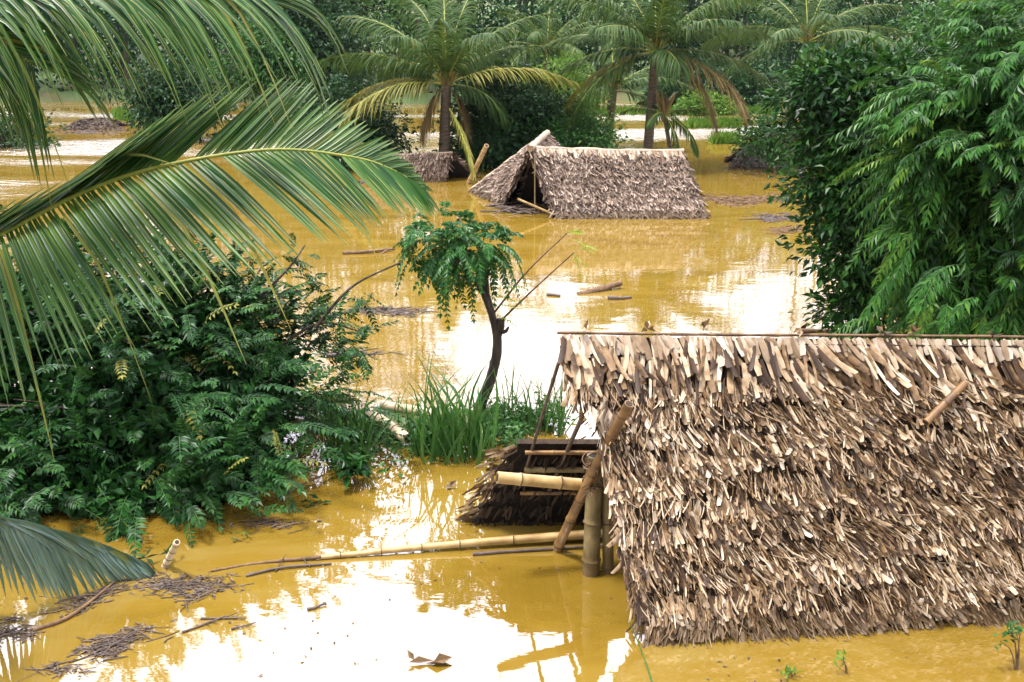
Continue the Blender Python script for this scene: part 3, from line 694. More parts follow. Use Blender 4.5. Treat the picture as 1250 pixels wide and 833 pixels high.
# ------------------------------------------------------------------ mid-distance palms
def palm_tree(label, base, top, L, spec, r=.17, seed=0, group='coconut palms beyond the huts', nleaf=78, wid=.055, lean=None):
    rng = np.random.default_rng(seed)
    t = thing('coconut_palm', label, 'palm', A3(base) * [1, 1, 0], group)
    mb = MB(); b = A3(base, dtype=float); tp = A3(top, dtype=float)
    mid = (b + tp) / 2 + ([0, 0, 0] if lean is None else lean)
    pts = spline([b - [0, 0, 1.2], b, mid, tp], 44)
    tube(mb, pts, np.interp(np.arange(44), [0, 12, 43], [r * 1.25, r * 1.1, r * .9]) * (1 + .05 * (np.arange(44) % 2)), 10, 0); mb.build('trunk', M['palm_trunk'], t)
    mb = MB()                                         # leaf bases and fibre at the crown
    for k in range(16):
        az = rng.uniform(0, 2 * PI); d = A3([math.cos(az) * .5, math.sin(az) * .5, 1]); q = tp + [0, 0, rng.uniform(-.3, .2)]
        tube(mb, A3([q, q + d * .35, q + d * .7]), [.07, .05, .03], 6, 0)
    mb.build('leaf_bases', M['palm_dead'], t)
    for (az, el, k, mk) in spec:
        az = math.radians(az); e = math.radians(el); LL = L * k
        h = A3([math.cos(az), math.sin(az), 0.])
        pts = [tp]; q = tp.copy(); ee = e
        for j in range(8):
            ee -= math.radians(rng.uniform(5, 9.5) if el > 20 else rng.uniform(5, 10)) * (1 if ee > -1.1 else .2)
            q = q + (h * math.cos(ee) + ZUP * math.sin(ee)) * LL / 8; pts.append(q.copy())
        nrm = -h * math.sin(e * .4) + ZUP * math.cos(e * .4) + rng.normal(0, .15, 3)
        mb = MB(); frond(mb, pts, nleaf, L * .26, wid, nrm, a0=1.0, a1=.5, droop=rng.uniform(.45, .8), t0=.13, vf=.2, K=5, rad=.035, seed=int(rng.integers(1e6)), jitter=.12, rk=5)
        mb.build('frond', [M[mk], M['rachis']], t)
    return t
F_, Y_, D_ = 'palm_far', 'palm_yellow', 'palm_dead'
p1t = P(545, 104, 36); p1b = A3([P(541, 190, 36)[0], 36, 0])
palm_tree('coconut palm with yellow tipped fronds rising behind the low left hut', p1b, p1t, 4.7,
          [(95, 86, 1, F_), (70, 80, 1, F_), (120, 78, 1, F_), (10, 66, 1.0, F_), (165, 66, 1, F_), (25, 48, 1.0, F_), (-5, 30, .98, Y_), (185, 42, .95, F_), (172, 24, .9, Y_), (200, 14, .85, Y_), (150, 40, 1, F_),
           (40, 36, 1, F_), (240, 62, .8, F_), (300, 58, .85, F_), (340, 10, .5, F_), (345, -30, .32, D_), (195, -30, .35, D_), (60, 40, .9, F_), (130, 40, .9, F_), (270, 74, .8, F_)], seed=31, r=.19)
p2t = P(800, 64, 37); p2b = A3([P(790, 190, 37)[0], 37, 0])
palm_tree('tall coconut palm right behind the long roofed hut, dense dark crown', p2b, p2t, 4.6,
          [(90, 86, 1, F_), (60, 76, 1, F_), (130, 74, 1, F_), (5, 60, 1.0, F_), (178, 58, 1, F_), (160, 36, 1.0, F_), (15, 36, 1.0, F_), (-8, 18, .95, F_), (188, 18, .95, F_), (200, -2, .9, F_), (170, 2, .8, Y_), (-15, 2, .9, D_),
           (230, 45, .85, F_), (310, 45, .85, F_), (285, 20, .5, F_), (345, -14, .75, D_), (45, 40, 1, F_), (135, 40, 1, F_), (270, 70, .7, F_), (215, 60, 1, F_), (335, 62, .95, F_)], seed=32, r=.17)
p3t = P(748, 112, 43); p3b = A3([P(741, 176, 43)[0], 43, 0])
palm_tree('shorter shaggy coconut palm standing just left of the tall dense one', p3b, p3t, 3.6,
          [(90, 80, 1, F_), (20, 50, 1, F_), (170, 46, 1, F_), (190, 10, 1, F_), (-10, 8, 1, F_), (200, -20, .9, F_), (240, 25, .8, F_), (130, 40, 1, F_), (50, 40, 1, F_), (270, 60, .8, F_), (215, 40, 1, F_), (330, 40, 1, F_)], seed=33, r=.2)
p4t = P(985, 52, 50); p4b = A3([P(985, 160, 50)[0], 50, 0])
palm_tree('pale feathery coconut palm rising over the right hand trees', p4b, p4t, 5.2,
          [(90, 84, 1, F_), (60, 62, 1, F_), (120, 62, 1, F_), (10, 56, 1, F_), (170, 56, 1, F_), (0, 36, 1, F_), (182, 36, 1, F_), (-12, 16, .9, F_), (195, 14, .9, F_), (230, 34, .9, F_), (310, 34, .9, F_), (270, 50, .8, F_), (30, 30, 1, F_), (150, 30, 1, F_), (275, 10, .7, F_)], seed=34)
p5t = P(668, 62, 62); p5b = A3([p5t[0], 66, .3])
palm_tree('dark distant palm in the gap between the two big palms', p5b, p5t, 4.2,
          [(az, el, 1, F_) for az, el in zip(np.linspace(0, 340, 17), [70, 40, 60, 30, 75, 50, 20, 65, 30, 50, 70, 20, 45, 60, 30, 15, 55])], seed=35, nleaf=36, wid=.07)
p6t = P(811, 140, 36.4); p6b = A3([P(823, 186, 36.4)[0], 36.4, 0])
palm_tree('thin leaning young palm at the right end of the long roof', p6b, p6t, 1.6,
          [(0, 30, 1, F_), (60, 60, 1, F_), (180, 30, 1, F_), (-20, -15, 1.2, F_), (300, -30, 1.2, F_), (240, 20, 1, F_), (120, 40, 1, F_)], r=.075, seed=36, nleaf=30)
# fallen frond leaning from the left palm to the water
mb = MB(); frond(mb, [P(549, 133, 35.2), P(560, 155, 34), P(570, 182, 33), P(578, 214, 32.2)], 40, .62, .05, (.6, -.7, .2), a0=.5, a1=.3, droop=.5, t0=.1, K=5, rad=.035, seed=9)
tag(mb.build('fallen_frond', [M['palm_yellow'], M['rachis']], base=W(578, 218)), 'broken yellow green palm frond hanging beside the leaning bamboo pole', 'palm frond')

# ------------------------------------------------------------------ trees and bushes
def limbs(mb, base, targets, r0, rng, split=.45, n=9, sag=.0):
    base = A3(base, dtype=float); top = np.mean(targets, 0)
    fork = base + (top - base) * split
    tube(mb, spline([base - [0, 0, .8], base, base + (fork - base) * .5 + rng.normal(0, r0 * .6, 3), fork], 14), np.linspace(r0 * 1.2, r0 * .8, 14), 9, 0, rough=.06, rng=rng)
    for q in targets:
        m = fork + (q - fork) * .5 + rng.normal(0, .12, 3) * np.linalg.norm(q - fork) * .6
        tube(mb, spline([fork - (fork - base) * rng.uniform(0, .5), m, q], n), np.linspace(r0 * .5, r0 * .08, n), 6, 0, rough=.05, rng=rng)

def leafy_tree(name, label, cat, base, centers, radii, n, ll, lw, mk, seed, group=None, nl=12, r0=.12, shell=(.55, 1.06), zmin=.05, bm='bark', split=.4, clump=.22, per=14):
    rng = np.random.default_rng(seed)
    t = thing(name, label, cat, A3(base) * [1, 1, 0], group)
    cc, oo = clump_pts(rng, centers, radii, max(1, n // per), shell, zmin)
    mb = MB(); idx = rng.choice(len(cc), min(nl, len(cc)), False)
    limbs(mb, base, cc[idx], r0, rng, split); mb.build('trunk', M[bm], t)
    mb = MB(); k = np.repeat(np.arange(len(cc)), per)
    off = rng.normal(0, clump, (len(k), 3)) * [1, 1, .75]
    pos = cc[k] + off
    d = oo[k] * .5 + unit(off) * .8 + rng.normal(0, .45, off.shape) - ZUP * .25
    nr = ZUP * .7 + oo[k] * .6 + rng.normal(0, .45, off.shape)
    m = pos[:, 2] > zmin
    leaves(mb, pos[m], d[m], nr[m], rng.uniform(.75, 1.25, m.sum()) * ll, rng.uniform(.8, 1.2, m.sum()) * lw, mat=0)
    mb.build('crown', M[mk], t)
    return t

# left dark bush, pinnate
rng = np.random.default_rng(77)
bc = A3([(-4.55, 10.75, .75), (-3.2, 10.75, .55), (-6.3, 10.7, .7), (-4.0, 11.7, 1.25), (-3.05, 11.8, .85), (-5.9, 11.9, 1.3), (-3.55, 10.2, .35), (-5.7, 11.9, 1.75), (-4.35, 12.0, 1.55), (-6.5, 10.2, .6), (-3.6, 11.7, 1.2), (-4.5, 9.75, .22), (-3.35, 10.0, .18), (-6.0, 9.8, .3)])
br_ = A3([(1.65, 1.25, 1.25), (.85, .8, .85), (1.4, 1.2, 1.15), (1.15, .95, .95), (.75, .8, .75), (1.3, 1.0, .9), (.9, .75, .5), (1.2, .9, .8), (1.2, .9, .8), (1.1, .9, .9), (.9, .7, .7), (1.5, .5, .45), (.75, .45, .38), (1.2, .5, .5)])
bush = thing('dark_bush', 'big dark green feathery bush in the water under the long frond', 'bush', (-4.4, 10.9, 0))
mb = MB(); p, out = clump_pts(rng, bc, br_, 26, (.6, .9), .3); limbs(mb, (-4.4, 11.1, 0), p, .09, rng, .25)
for (a_, b_, c_) in (((385, 400), (430, 350), (492, 319)), ((330, 430), (390, 395), (440, 405)), ((300, 380), (350, 330), (372, 300))):
    tube(mb, spline([P(*a_, 11.6), P(*b_, 11.7), P(*c_, 11.9)], 12), np.linspace(.022, .010, 12), 6, 0)
mb.build('stem', M['bark'], bush)
mb = MB()
cc, oo = clump_pts(rng, bc, br_, 190, (.78, 1.10), .1)
k = np.repeat(np.arange(len(cc)), 14); out = oo[k]
p = cc[k] + rng.normal(0, .20, (len(k), 3)) * [1.3, 1, .8]; mk_ = p[:, 2] > .03; p, out = p[mk_], out[mk_]
d = out * .7 + rng.normal(0, .42, p.shape) * [1, 1, .7] + [.32, -.15, .12]
nr_ = ZUP + out * .45 + rng.normal(0, .25, p.shape); ln_ = rng.uniform(.3, .72, len(p)); pick = rng.choice(4, len(p), p=[.52, .33, .11, .04])
for kk, (pairs_, ll_, lw_, mt_) in enumerate(((12, .105, .046, 0), (9, .13, .052, 0), (11, .10, .042, 2), (8, .09, .04, 3))):
    w_ = pick == kk; sprays(mb, p[w_], d[w_], nr_[w_], ln_[w_], pairs_, ll_, lw_, .28, 1.2, rng, mat=mt_, hang=.12)
p, out = clump_pts(rng, bc, br_, 14000, (.25, .70), .02)
leaves(mb, p, rnd_unit(rng, len(p)), rnd_unit(rng, len(p)), .15, .09)
# loose sprays at the right flank
q = []
for (px, py, yy) in ((395, 370, 11.6), (410, 400, 11.6), (420, 390, 11.6), (400, 430, 11.4), (425, 420, 11.5), (380, 350, 11.7), (430, 440, 11.3), (405, 460, 11.2), (440, 372, 11.7), (370, 330, 11.8), (350, 315, 11.8), (300, 320, 11.9), (395, 490, 11), (418, 500, 11)):
    for k in range(5): q.append(P(px + rng.normal(0, 10), py + rng.normal(0, 9), yy))
q = A3(q); d = rng.normal(0, .6, q.shape) + [.5, 0, .1]
sprays(mb, q, d, ZUP + rng.normal(0, .4, q.shape), rng.uniform(.18, .32, len(q)), 8, .075, .034, .3, 1.15, rng)
mb.build('crown', [M['bush'], M['green_stem'], M['far_mid'], M['palm_yellow']], bush)

# little tree in the centre
tb = W(588, 512)
tz = tb[1]
t = thing('small_tree', 'small bent tree with drooping feathery crown standing in the flood centre', 'tree', tb)
mb = MB(); rg = np.random.default_rng(3)
tube(mb, spline([tb - [0, 0, .6], P(585, 505, tz), P(598, 465, tz), P(606, 435, tz), P(607, 408, tz)], 22), np.linspace(.082, .060, 22), 10, 0, rough=.06, rng=rg)
tube(mb, spline([P(607, 412, tz), P(599, 378, tz), P(590, 345, tz), P(572, 305, tz)], 14), np.linspace(.055, .022, 14), 8, 0, rough=.05, rng=rg)
tube(mb, spline([P(600, 385, tz), P(586, 352, tz - .1), P(560, 322, tz - .2), P(525, 305, tz - .2)], 12), np.linspace(.04, .015, 12), 7, 0)
tube(mb, spline([P(595, 372, tz), P(594, 330, tz), P(600, 300, tz)], 10), np.linspace(.04, .015, 10), 7, 0)
tube(mb, A3([P(606, 412, tz), P(611, 398, tz), P(611, 389, tz)]), [.06, .05, .045], 8, 0, rough=.08, rng=rg)
tube(mb, spline([P(609, 404, tz), P(617, 405, tz), P(621, 399, tz)], 6), [.05, .04, .03, .025, .02, .012], 7, 0)
mb.build('trunk', M['bark'], t)
for (a_, b_, c_) in (((604, 381), (645, 330), (692, 285)), ((613, 390), (655, 350), (700, 309))):
    mb = MB(); tube(mb, spline([P(*a_, tz), P(*b_, tz - .05), P(*c_, tz - .1)], 14), np.linspace(.016, .009, 14), 6, 0); mb.build('twig', M['twig'], t)
mb = MB()
cc = A3([P(x, y, tz + dy) for x, y, dy in ((538, 290, 0), (515, 298, -.2), (565, 288, .2), (588, 298, 0), (572, 306, -.3), (535, 276, .2), (598, 300, .1), (550, 300, -.3))])
p, out = clump_pts(rng, cc, np.full((8, 3), .25) * [1.1, 1.1, .7], 135, (.3, 1.05))
d = out * .9 + rng.normal(0, .3, p.shape) + [-.1, 0, .1]
sprays(mb, p, d, ZUP + out * .5 + rng.normal(0, .2, p.shape), rng.uniform(.28, .46, len(p)), 11, .10, .046, .62, 1.15, rng, hang=.3)
hang_ = A3([P(x, y, tz) for x, y in ((535, 320), (550, 325), (512, 312), (500, 318), (570, 325), (615, 320), (610, 310), (528, 330), (562, 318), (490, 300))])
sprays(mb, hang_, rng.normal(0, .35, hang_.shape) + [-.1, 0, -.2], A3([0, -1, .3]) + rng.normal(0, .3, hang_.shape), rng.uniform(.35, .55, len(hang_)), 13, .10, .036, .6, 1.1, rng, hang=.3)
mb.build('crown', [M['treelet'], M['green_stem']], t)
mb = MB()
q = A3([P(x, y, tz - .1) for x, y in ((692, 285), (700, 309), (704, 303), (698, 292), (708, 300), (702, 312))])
sprays(mb, q, A3([(.6, 0, .3), (.3, 0, -.6), (.8, .1, .1), (.6, 0, -.1), (.8, -.2, .2), (.5, 0, -.3)]), ZUP + rng.normal(0, .5, q.shape), .2, 8, .055, .022, .4, 1.1, rng)
q = A3([P(x, y, tz - .1) for x, y in ((606, 372), (604, 384), (614, 350), (602, 360))])
sprays(mb, q, A3([(.8, 0, .1), (.7, -.2, -.1), (.8, 0, .2), (.7, 0, 0)]), ZUP + rng.normal(0, .3, q.shape), .26, 8, .07, .026, .3, 1.1, rng)
mb.build('young_leaves', [M['lime'], M['twig']], t)

# right: broadleaf tree
rc = A3([P(1030, 130, 15.2), P(1040, 230, 15.0), P(1062, 320, 15.2), P(1100, 130, 15.6), P(1115, 240, 15.8), P(995, 108, 15.4), P(1060, 104, 15.8), P(1140, 330, 15.4), P(1050, 385, 15.0), P(990, 160, 15.4), P(1020, 300, 14.9), P(1000, 225, 15.1)])
rrd = A3([(.72, .8, .75), (.72, .85, .8), (.62, .8, .7), (.9, .9, .9), (1, .9, 1), (.45, .6, .4), (.7, .8, .5), (.9, .8, .8), (.5, .6, .5), (.38, .5, .4), (.42, .55, .5), (.4, .5, .4)])
leafy_tree('broadleaf_tree', 'bushy glossy broadleaf tree just beyond the near ridge, left of the feathery one', 'tree', (6.0, 15.8, 0), rc, rrd, 17000, .15, .075, 'broad', 41, None, 40, .13, (.45, 1.12), .05, split=.3, clump=.17, per=26)
# right: feathery tree
rng = np.random.default_rng(78)
fc = A3([P(1180, 125, 12.6), P(1250, 85, 12.6), P(1180, 210, 12.4), P(1270, 180, 12.2), P(1130, 270, 12.3), P(1210, 320, 12.0), P(1290, 310, 12.2), P(1200, 370, 12.2), P(1110, 200, 12.9), P(1330, 60, 12.9), P(1115, 350, 12.6), P(1180, 150, 12.7), P(1140, 170, 13.2)])
frr = A3([(.75, .8, .6), (.7, .8, .65), (.75, .8, .75), (.9, .9, .9), (.55, .6, .5), (.8, .8, .7), (.9, .9, .9), (.8, .8, .55), (.45, .5, .5), (1, 1, .8), (.5, .6, .4), (.7, .7, .6), (.6, .6, .6)])
t = thing('feathery_tree', 'tall feathery tree with long drooping leaf sprays at the right edge', 'tree', (6.6, 12.9, 0))
mb = MB(); p, out = clump_pts(rng, fc, frr, 34, (.5, .9), .3); limbs(mb, (6.6, 12.9, 0), p, .11, rng, .25); mb.build('trunk', M['bark'], t)
mb = MB(); cc, oo = clump_pts(rng, fc, frr, 130, (.72, 1.1), .2)
k = np.repeat(np.arange(len(cc)), 9); out = oo[k]; p = cc[k] + rng.normal(0, .16, (len(k), 3))
d = out * .8 + rng.normal(0, .35, p.shape) + [-.35, -.1, .15]
nr_ = ZUP + out * .4 + rng.normal(0, .25, p.shape); ln_ = rng.uniform(.35, .8, len(p)); pick = rng.choice(4, len(p), p=[.46, .36, .12, .06])
for kk, (pairs_, ll_, lw_, mt_) in enumerate(((12, .18, .042, 0), (10, .21, .050, 0), (11, .16, .040, 2), (9, .15, .036, 3))):
    w_ = pick == kk; sprays(mb, p[w_], d[w_], nr_[w_], ln_[w_], pairs_, ll_, lw_, .5, .95, rng, mat=mt_, hang=.42)
p, out = clump_pts(rng, fc, frr, 6000, (.3, .7), .05); leaves(mb, p, rnd_unit(rng, len(p)) - [0, 0, .3], rnd_unit(rng, len(p)), .2, .06)
mb.build('crown', [M['feather'], M['green_stem'], M['far_lime'], M['far_dark']], t)

# mid-distance bushes and trees
def blob(px, py, Yd, rx, rz, ry=None):
    c = P(px, py, Yd); return c, A3([rx, ry or rx, rz])
def bushy(name, label, cat, blobs, n, mk, seed, ll=.2, lw=.11, group=None, base=None, r0=.14, **kw):
    c = A3([b[0] for b in blobs]); r = A3([b[1] for b in blobs])
    b = A3([c[:, 0].mean(), c[:, 1].mean(), 0]) if base is None else base
    return leafy_tree(name, label, cat, b, c, r, n, ll, lw, mk, seed, group, 10, r0, (.5, 1.06), .02, clump=.3, per=12, **kw)
G1 = 'trees and bushes standing in the flood'
bushy('broadleaf_tree', 'large round dark tree right behind the middle huts', 'tree', [blob(620, 125, 38, 2.0, 1.3), blob(590, 150, 38, 1.3, 1.3), blob(650, 150, 38, 1.4, 1.3), blob(625, 170, 37.5, 2.0, 1.0), blob(600, 180, 37.3, 1.6, .8)], 13000, 'far_dark', 51, .2, .11, G1)
bushy('yellow_green_bush', 'bright yellow green bush between the dark round tree and the long hut roof', 'bush', [blob(685, 125, 40, 1.2, 1.1), blob(700, 155, 39, 1.3, .9), blob(690, 100, 41, .9, .9), blob(720, 168, 38.5, .8, .5)], 7000, 'far_lime', 52, .19, .1, G1)
bushy('leafy_bush', 'mid green bush low behind the peak of the hut with the pale slope', 'bush', [blob(708, 170, 36.5, 1.0, .6), blob(690, 172, 36.5, .7, .5)], 3000, 'far_mid', 53, .17, .1, G1)
bushy('dark_bush', 'dark bush above the tip of the long near frond', 'bush', [blob(425, 140, 38, 1.7, 1.3), blob(455, 165, 38, 1.2, 1.0), blob(395, 150, 38.5, 1.4, 1.2), blob(430, 178, 37, 1.6, .7)], 9000, 'far_dark', 54, .2, .11, G1)
bushy('dark_bush', 'round dark bush on the far left water beside the drowned roof', 'bush', [blob(205, 112, 46, 1.7, 1.4), blob(235, 120, 46, 1.5, 1.3), blob(200, 135, 46, 1.4, 1.0)], 7000, 'far_dark', 55, .24, .13, G1)
bushy('broadleaf_tree', 'very dark tall tree above the long frond at upper left', 'tree', [blob(390, 45, 58, 2.4, 2.2), blob(365, 20, 59, 2.4, 2.4), blob(410, 80, 58, 2.2, 1.8)], 7000, 'far_dark', 56, .32, .18, G1)
bushy('leafy_bush', 'soft light green tree below the tip of the top left frond', 'tree', [blob(325, 60, 56, 1.7, 1.6), blob(300, 85, 56, 1.5, 1.2), blob(345, 85, 55, 1.2, 1.1)], 6000, 'far_mid', 57, .26, .14, G1)
bushy('leafy_bush', 'low bright green bush on the far bank right of the tall palm trunk', 'bush', [blob(858, 131, 60, 1.0, .55), blob(845, 133, 60, .8, .5), blob(878, 133, 60, .7, .4)], 2500, 'far_lime', 58, .24, .13, G1)
bushy('broadleaf_tree', 'dark bushy tree on the far bank under the brown hanging frond', 'tree', [blob(850, 105, 66, 2.0, 1.6), blob(885, 112, 66, 2.2, 1.4), blob(915, 112, 66, 1.6, 1.4), blob(820, 112, 66, 1.5, 1.2)], 7000, 'far_dark', 59, .34, .18, G1)
bushy('leafy_bush', 'small leafy bush over the dark roof corner at right', 'bush', [blob(938, 158, 36, .6, .6), blob(965, 185, 35.5, .6, .6), blob(925, 172, 36, .4, .3)], 2200, 'far_mid', 60, .16, .09, G1)
bushy('broadleaf_tree', 'tree with feathered light top at the upper right edge', 'tree', [blob(1190, 35, 30, 1.6, 1.2), blob(1235, 40, 29, 1.4, 1.2), blob(1160, 75, 29.5, 1.6, 1.2)], 8000, 'far_mid', 61, .2, .1, G1)
bushy('dark_bush', 'dark leafy bush under the hanging leaflets at the left edge', 'bush', [blob(20, 170, 44, 1.6, 1.4), blob(-30, 165, 44, 1.8, 1.6), blob(40, 190, 43, 1.1, .6)], 5000, 'far_dark', 62, .22, .12, G1)

# forest mass on the far bank and hill: one wood
rng = np.random.default_rng(90); mb = MB()
cs, rs = [], []
for row, (y0, h0_, n_) in enumerate(((73, 7, 28), (79, 11, 27), (86, 15.5, 26), (95, 20, 24), (108, 26, 20))):
    for k in range(n_):
        x = -66 + 132 * (k + rng.uniform(.1, .9)) / n_; y = y0 + rng.uniform(-2.5, 2.5); h = h0_ * rng.uniform(.7, 1.15) * (1.95 if -24 < x < -7 else 1.3 if x < -4 else .92 if x < 12 else 1.05)
        r = rng.uniform(2.2, 3.9) * (1 if row < 3 else 1.2); cs.append((x, y, max(h - r * .6, 1.2))); rs.append((r, r, r * rng.uniform(.8, 1.15)))
        cs.append((x + rng.normal(0, 1), y - .5, max(h * .45, 1.2))); rs.append((r * .95, r * .9, h * .42))
kinds = rng.choice([0, 0, 2, 2, 2, 3], len(cs) // 2)
for kind in (0, 2, 3):
    sel = [q for q in range(len(cs)) if kinds[q // 2] == kind]
    cc, oo = clump_pts(rng, A3(cs)[sel], A3(rs)[sel], int(15000 * len(sel) / len(cs)), (.72, 1.08), .4)
    per = 15; k = np.repeat(np.arange(len(cc)), per); off = rng.normal(0, .45, (len(k), 3)) * [1, 1, .6]
    leaves(mb, cc[k] + off, oo[k] * .5 + unit(off) * .8 + rng.normal(0, .4, off.shape) - ZUP * .2, ZUP * .7 + oo[k] * .7 + rng.normal(0, .4, off.shape), rng.uniform(.3, .55, len(k)), rng.uniform(.16, .28, len(k)), mat=kind)
for j in range(0, len(cs), 2):
    c = cs[j]; tube(mb, A3([(c[0], c[1], -.5), (c[0] + rng.normal(0, .3), c[1], c[2])]), [.22, .1], 6, 1)
tag(mb.build('forest', [M['forest'], M['bark'], M['forest_dark'], M['forest_light']]), 'dense hazy green forest covering the far bank', 'forest', None, 'stuff')

# grass on the flooded field and along the far bank
def grass(name, label, spots, n, hgt, mk, seed):
    rng = np.random.default_rng(seed); mb = MB()
    for (x0, x1, y0, y1) in spots:
        px = rng.uniform(x0, x1, n); py = rng.uniform(y0, y1, n)
        b = A3([W(a, c) for a, c in zip(px, py)]); h = rng.uniform(.5, 1.1, n) * hgt
        d = A3([0, 0, 1.]) + rng.normal(0, .3, (n, 3)); leaves(mb, b - [0, 0, .05], d, rnd_unit(rng, n), h, h * .18, .1, .15)
    return tag(mb.build(name, M[mk]), label, 'grass', None, 'stuff')
grass('flooded_grass', 'bright green grass strips in the flooded field behind the palms', [(838, 905, 151, 157), (850, 950, 137, 140), (690, 830, 137, 141), (870, 900, 172, 176), (140, 172, 138, 148), (640, 700, 140, 150)], 900, .55, 'far_lime', 71)

# ------------------------------------------------------------------ mud bank vegetation in the centre
mbk = MB(); u, v = np.meshgrid(np.linspace(-1, 1, 30), np.linspace(-1, 1, 20))
c_ = W(520, 525)
zz = .16 * (1 - u**2 - v**2) - .02 + .02 * vnoise(u * 6, v * 6); V = np.stack([c_[0] + u * 2.1 + .1 * vnoise(v * 5, u * 3), c_[1] + .2 + v * .75, zz - .04], -1).reshape(-1, 3)
i = (np.arange(19)[:, None] * 30 + np.arange(29)[None]).reshape(-1); mbk.add(V, np.stack([i, i + 1, i + 31, i + 30], 1), 0, True)
o = mbk.build('mud_bank', M['earth'], base=c_); o['kind'] = 'structure'
rng = np.random.default_rng(101); mb = MB()
p = []
for (x0, x1, y0, y1, n) in ((500, 640, 528, 556, 190), (405, 480, 530, 560, 50), (590, 690, 512, 530, 110), (395, 500, 550, 585, 50)):
    for k in range(n): p.append(W(rng.uniform(x0, x1), rng.uniform(y0, y1)) + [0, 0, rng.uniform(.02, .28)])
p = A3(p); k = np.repeat(np.arange(len(p)), 6)
leaves(mb, p[k] + rng.normal(0, .05, (len(k), 3)), rnd_unit(rng, len(k)) * [1, 1, .5], ZUP + rng.normal(0, .5, (len(k), 3)), rng.uniform(.06, .13, len(k)), rng.uniform(.03, .06, len(k)))
tag(mb.build('ground_cover', M['far_mid']), 'low leafy weeds matted round the reeds and the little tree', 'weeds', None, 'stuff')

def reed_clump(label, spots, hpx, n, seed, wid=(.014, .034), spread=.22, mk='reed', group='reed clumps round the little tree'):
    rng = np.random.default_rng(seed); mb = MB()
    (x0, x1, y0, y1) = spots
    b = A3([W(rng.uniform(x0, x1), rng.uniform(y0, y1)) for k in range(n)])
    H = rng.uniform(.55, 1.1, n) * hpx
    d = unit(A3([0, 0, 1.]) + rng.normal(0, spread, (n, 3)) * [1, .8, 0])
    K = 7; s = np.linspace(0, 1, K)[None, :, None]
    bend = rng.normal(0, .22, (n, 3)) * [1, 1, 0]; dr = np.abs(rng.normal(0, .12, n))
    pts = b[:, None] - [0, 0, .05] + d[:, None] * s * H[:, None, None] + bend[:, None] * s**2.5 * H[:, None, None] - ZUP * (dr[:, None, None] * s**3 * H[:, None, None])
    az = rng.uniform(0, 2 * PI, n); sd = np.stack([np.cos(az), np.sin(az), 0 * az], 1)[:, None] + 0 * pts
    up = unit(np.cross(sd, unit(np.gradient(pts, axis=1))))
    wp = np.interp(np.linspace(0, 1, K), [0, .3, .75, 1], [.7, 1, .6, .03])[None]
    ribbons(mb, pts, rng.uniform(*wid, n)[:, None] * wp, sd, up, .2)
    return tag(mb.build('reed_clump', M[mk], base=W((x0 + x1) / 2, (y0 + y1) / 2)), label, 'reeds', group)
reed_clump('thickest tall reed clump, just in front of the little tree trunk', (505, 600, 548, 568), 1.4, 105, 1, (.02, .055), .26)
reed_clump('fine tall reeds between the little tree and the near hut', (610, 690, 520, 535), 1.05, 80, 2, (.012, .026), .16)
reed_clump('dense reeds at the right flank of the big dark bush', (395, 455, 545, 572), 1.05, 75, 3, (.016, .035), .2)
reed_clump('sparse reeds leaning over the white cut bamboo', (455, 510, 522, 545), .9, 18, 4, (.014, .03), .3)
# leafy seedling at the water edge
def seedling(label, base, n, L, mk, seed, lw=.5, h=.25, name='water_plant', group=None, up=.4):
    rng = np.random.default_rng(seed); mb = MB(); b = A3(base)
    for k in range(max(2, n // 5)):
        q = b + A3([rng.normal(0, .07), rng.normal(0, .05), h * rng.uniform(.6, 1.1)]); tube(mb, spline([b - [0, 0, .1], (b + q) / 2 + rng.normal(0, .02, 3), q], 6), np.linspace(.008, .004, 6), 5, 1)
        m = 6; leaves(mb, q + rng.normal(0, .03, (m, 3)), rng.normal(0, .8, (m, 3)) * [1, 1, .5] + [0, 0, up], ZUP + rng.normal(0, .3, (m, 3)), L * rng.uniform(.7, 1.2, m), L * lw)
    return tag(mb.build(name, [M[mk], M['twig']], base=base), label, 'plant', group)
seedling('leafy dark seedling sitting in the water below the reeds', W(437, 592), 32, .24, 'bush', 5, .42, .22)
seedling('tuft of green leaves round the pale snapped stick', W(195, 694), 14, .14, 'bush', 6, .3, .12)
seedling('floating spray of green leaves off the bush edge', W(382, 618), 14, .15, 'bush', 7, .35, .03, up=0)
seedling('tiny green sprig alone in the yellow water', W(303, 657), 6, .07, 'far_mid', 8, .4, .05)
seedling('forked sprout in the water below the near roof', W(1035, 822), 5, .07, 'far_lime', 9, .3, .14)
seedling('smallest sprout at the bottom edge below the near roof', W(970, 824), 4, .07, 'far_lime', 10, .4, .06)
seedling('bushy sprout at the bottom right corner', W(1243, 818), 30, .08, 'far_mid', 11, .4, .34)
mb = MB(); tube(mb, spline([W(797, 836), P(785, 800, 7.05), P(768, 757, 7.2)], 10), np.linspace(.008, .003, 10), 5, 0)
tag(mb.build('grass_blade', M['reed'], base=W(797, 836)), 'single thin green stalk by the corner of the near roof', 'grass blade')

# cut white bamboo stems in the reeds
for (a_, b_, r_, lab) in (((452, 505), (498, 536), .075, 'lower of two white cut bamboo stems lying in the reeds'), ((465, 494), (535, 506), .06, 'upper of two cut bamboo stems lying in the reeds, tan end in the blades'),):
    mb = MB(); bamboo(mb, W(*a_, .16), W(*b_, .10), r_, seed=int(a_[0])); tag(mb.build('bamboo_log', BAM('bamboo_pale'), base=W(*a_)), lab, 'bamboo', 'cut bamboo in the reeds')
mb = MB(); bamboo(mb, W(340, 480, .2), W(430, 489, .2), .05, seed=2); tag(mb.build('bamboo_log', BAM('bamboo'), base=W(385, 485)), 'tan bamboo length half hidden behind the dark bush', 'bamboo')

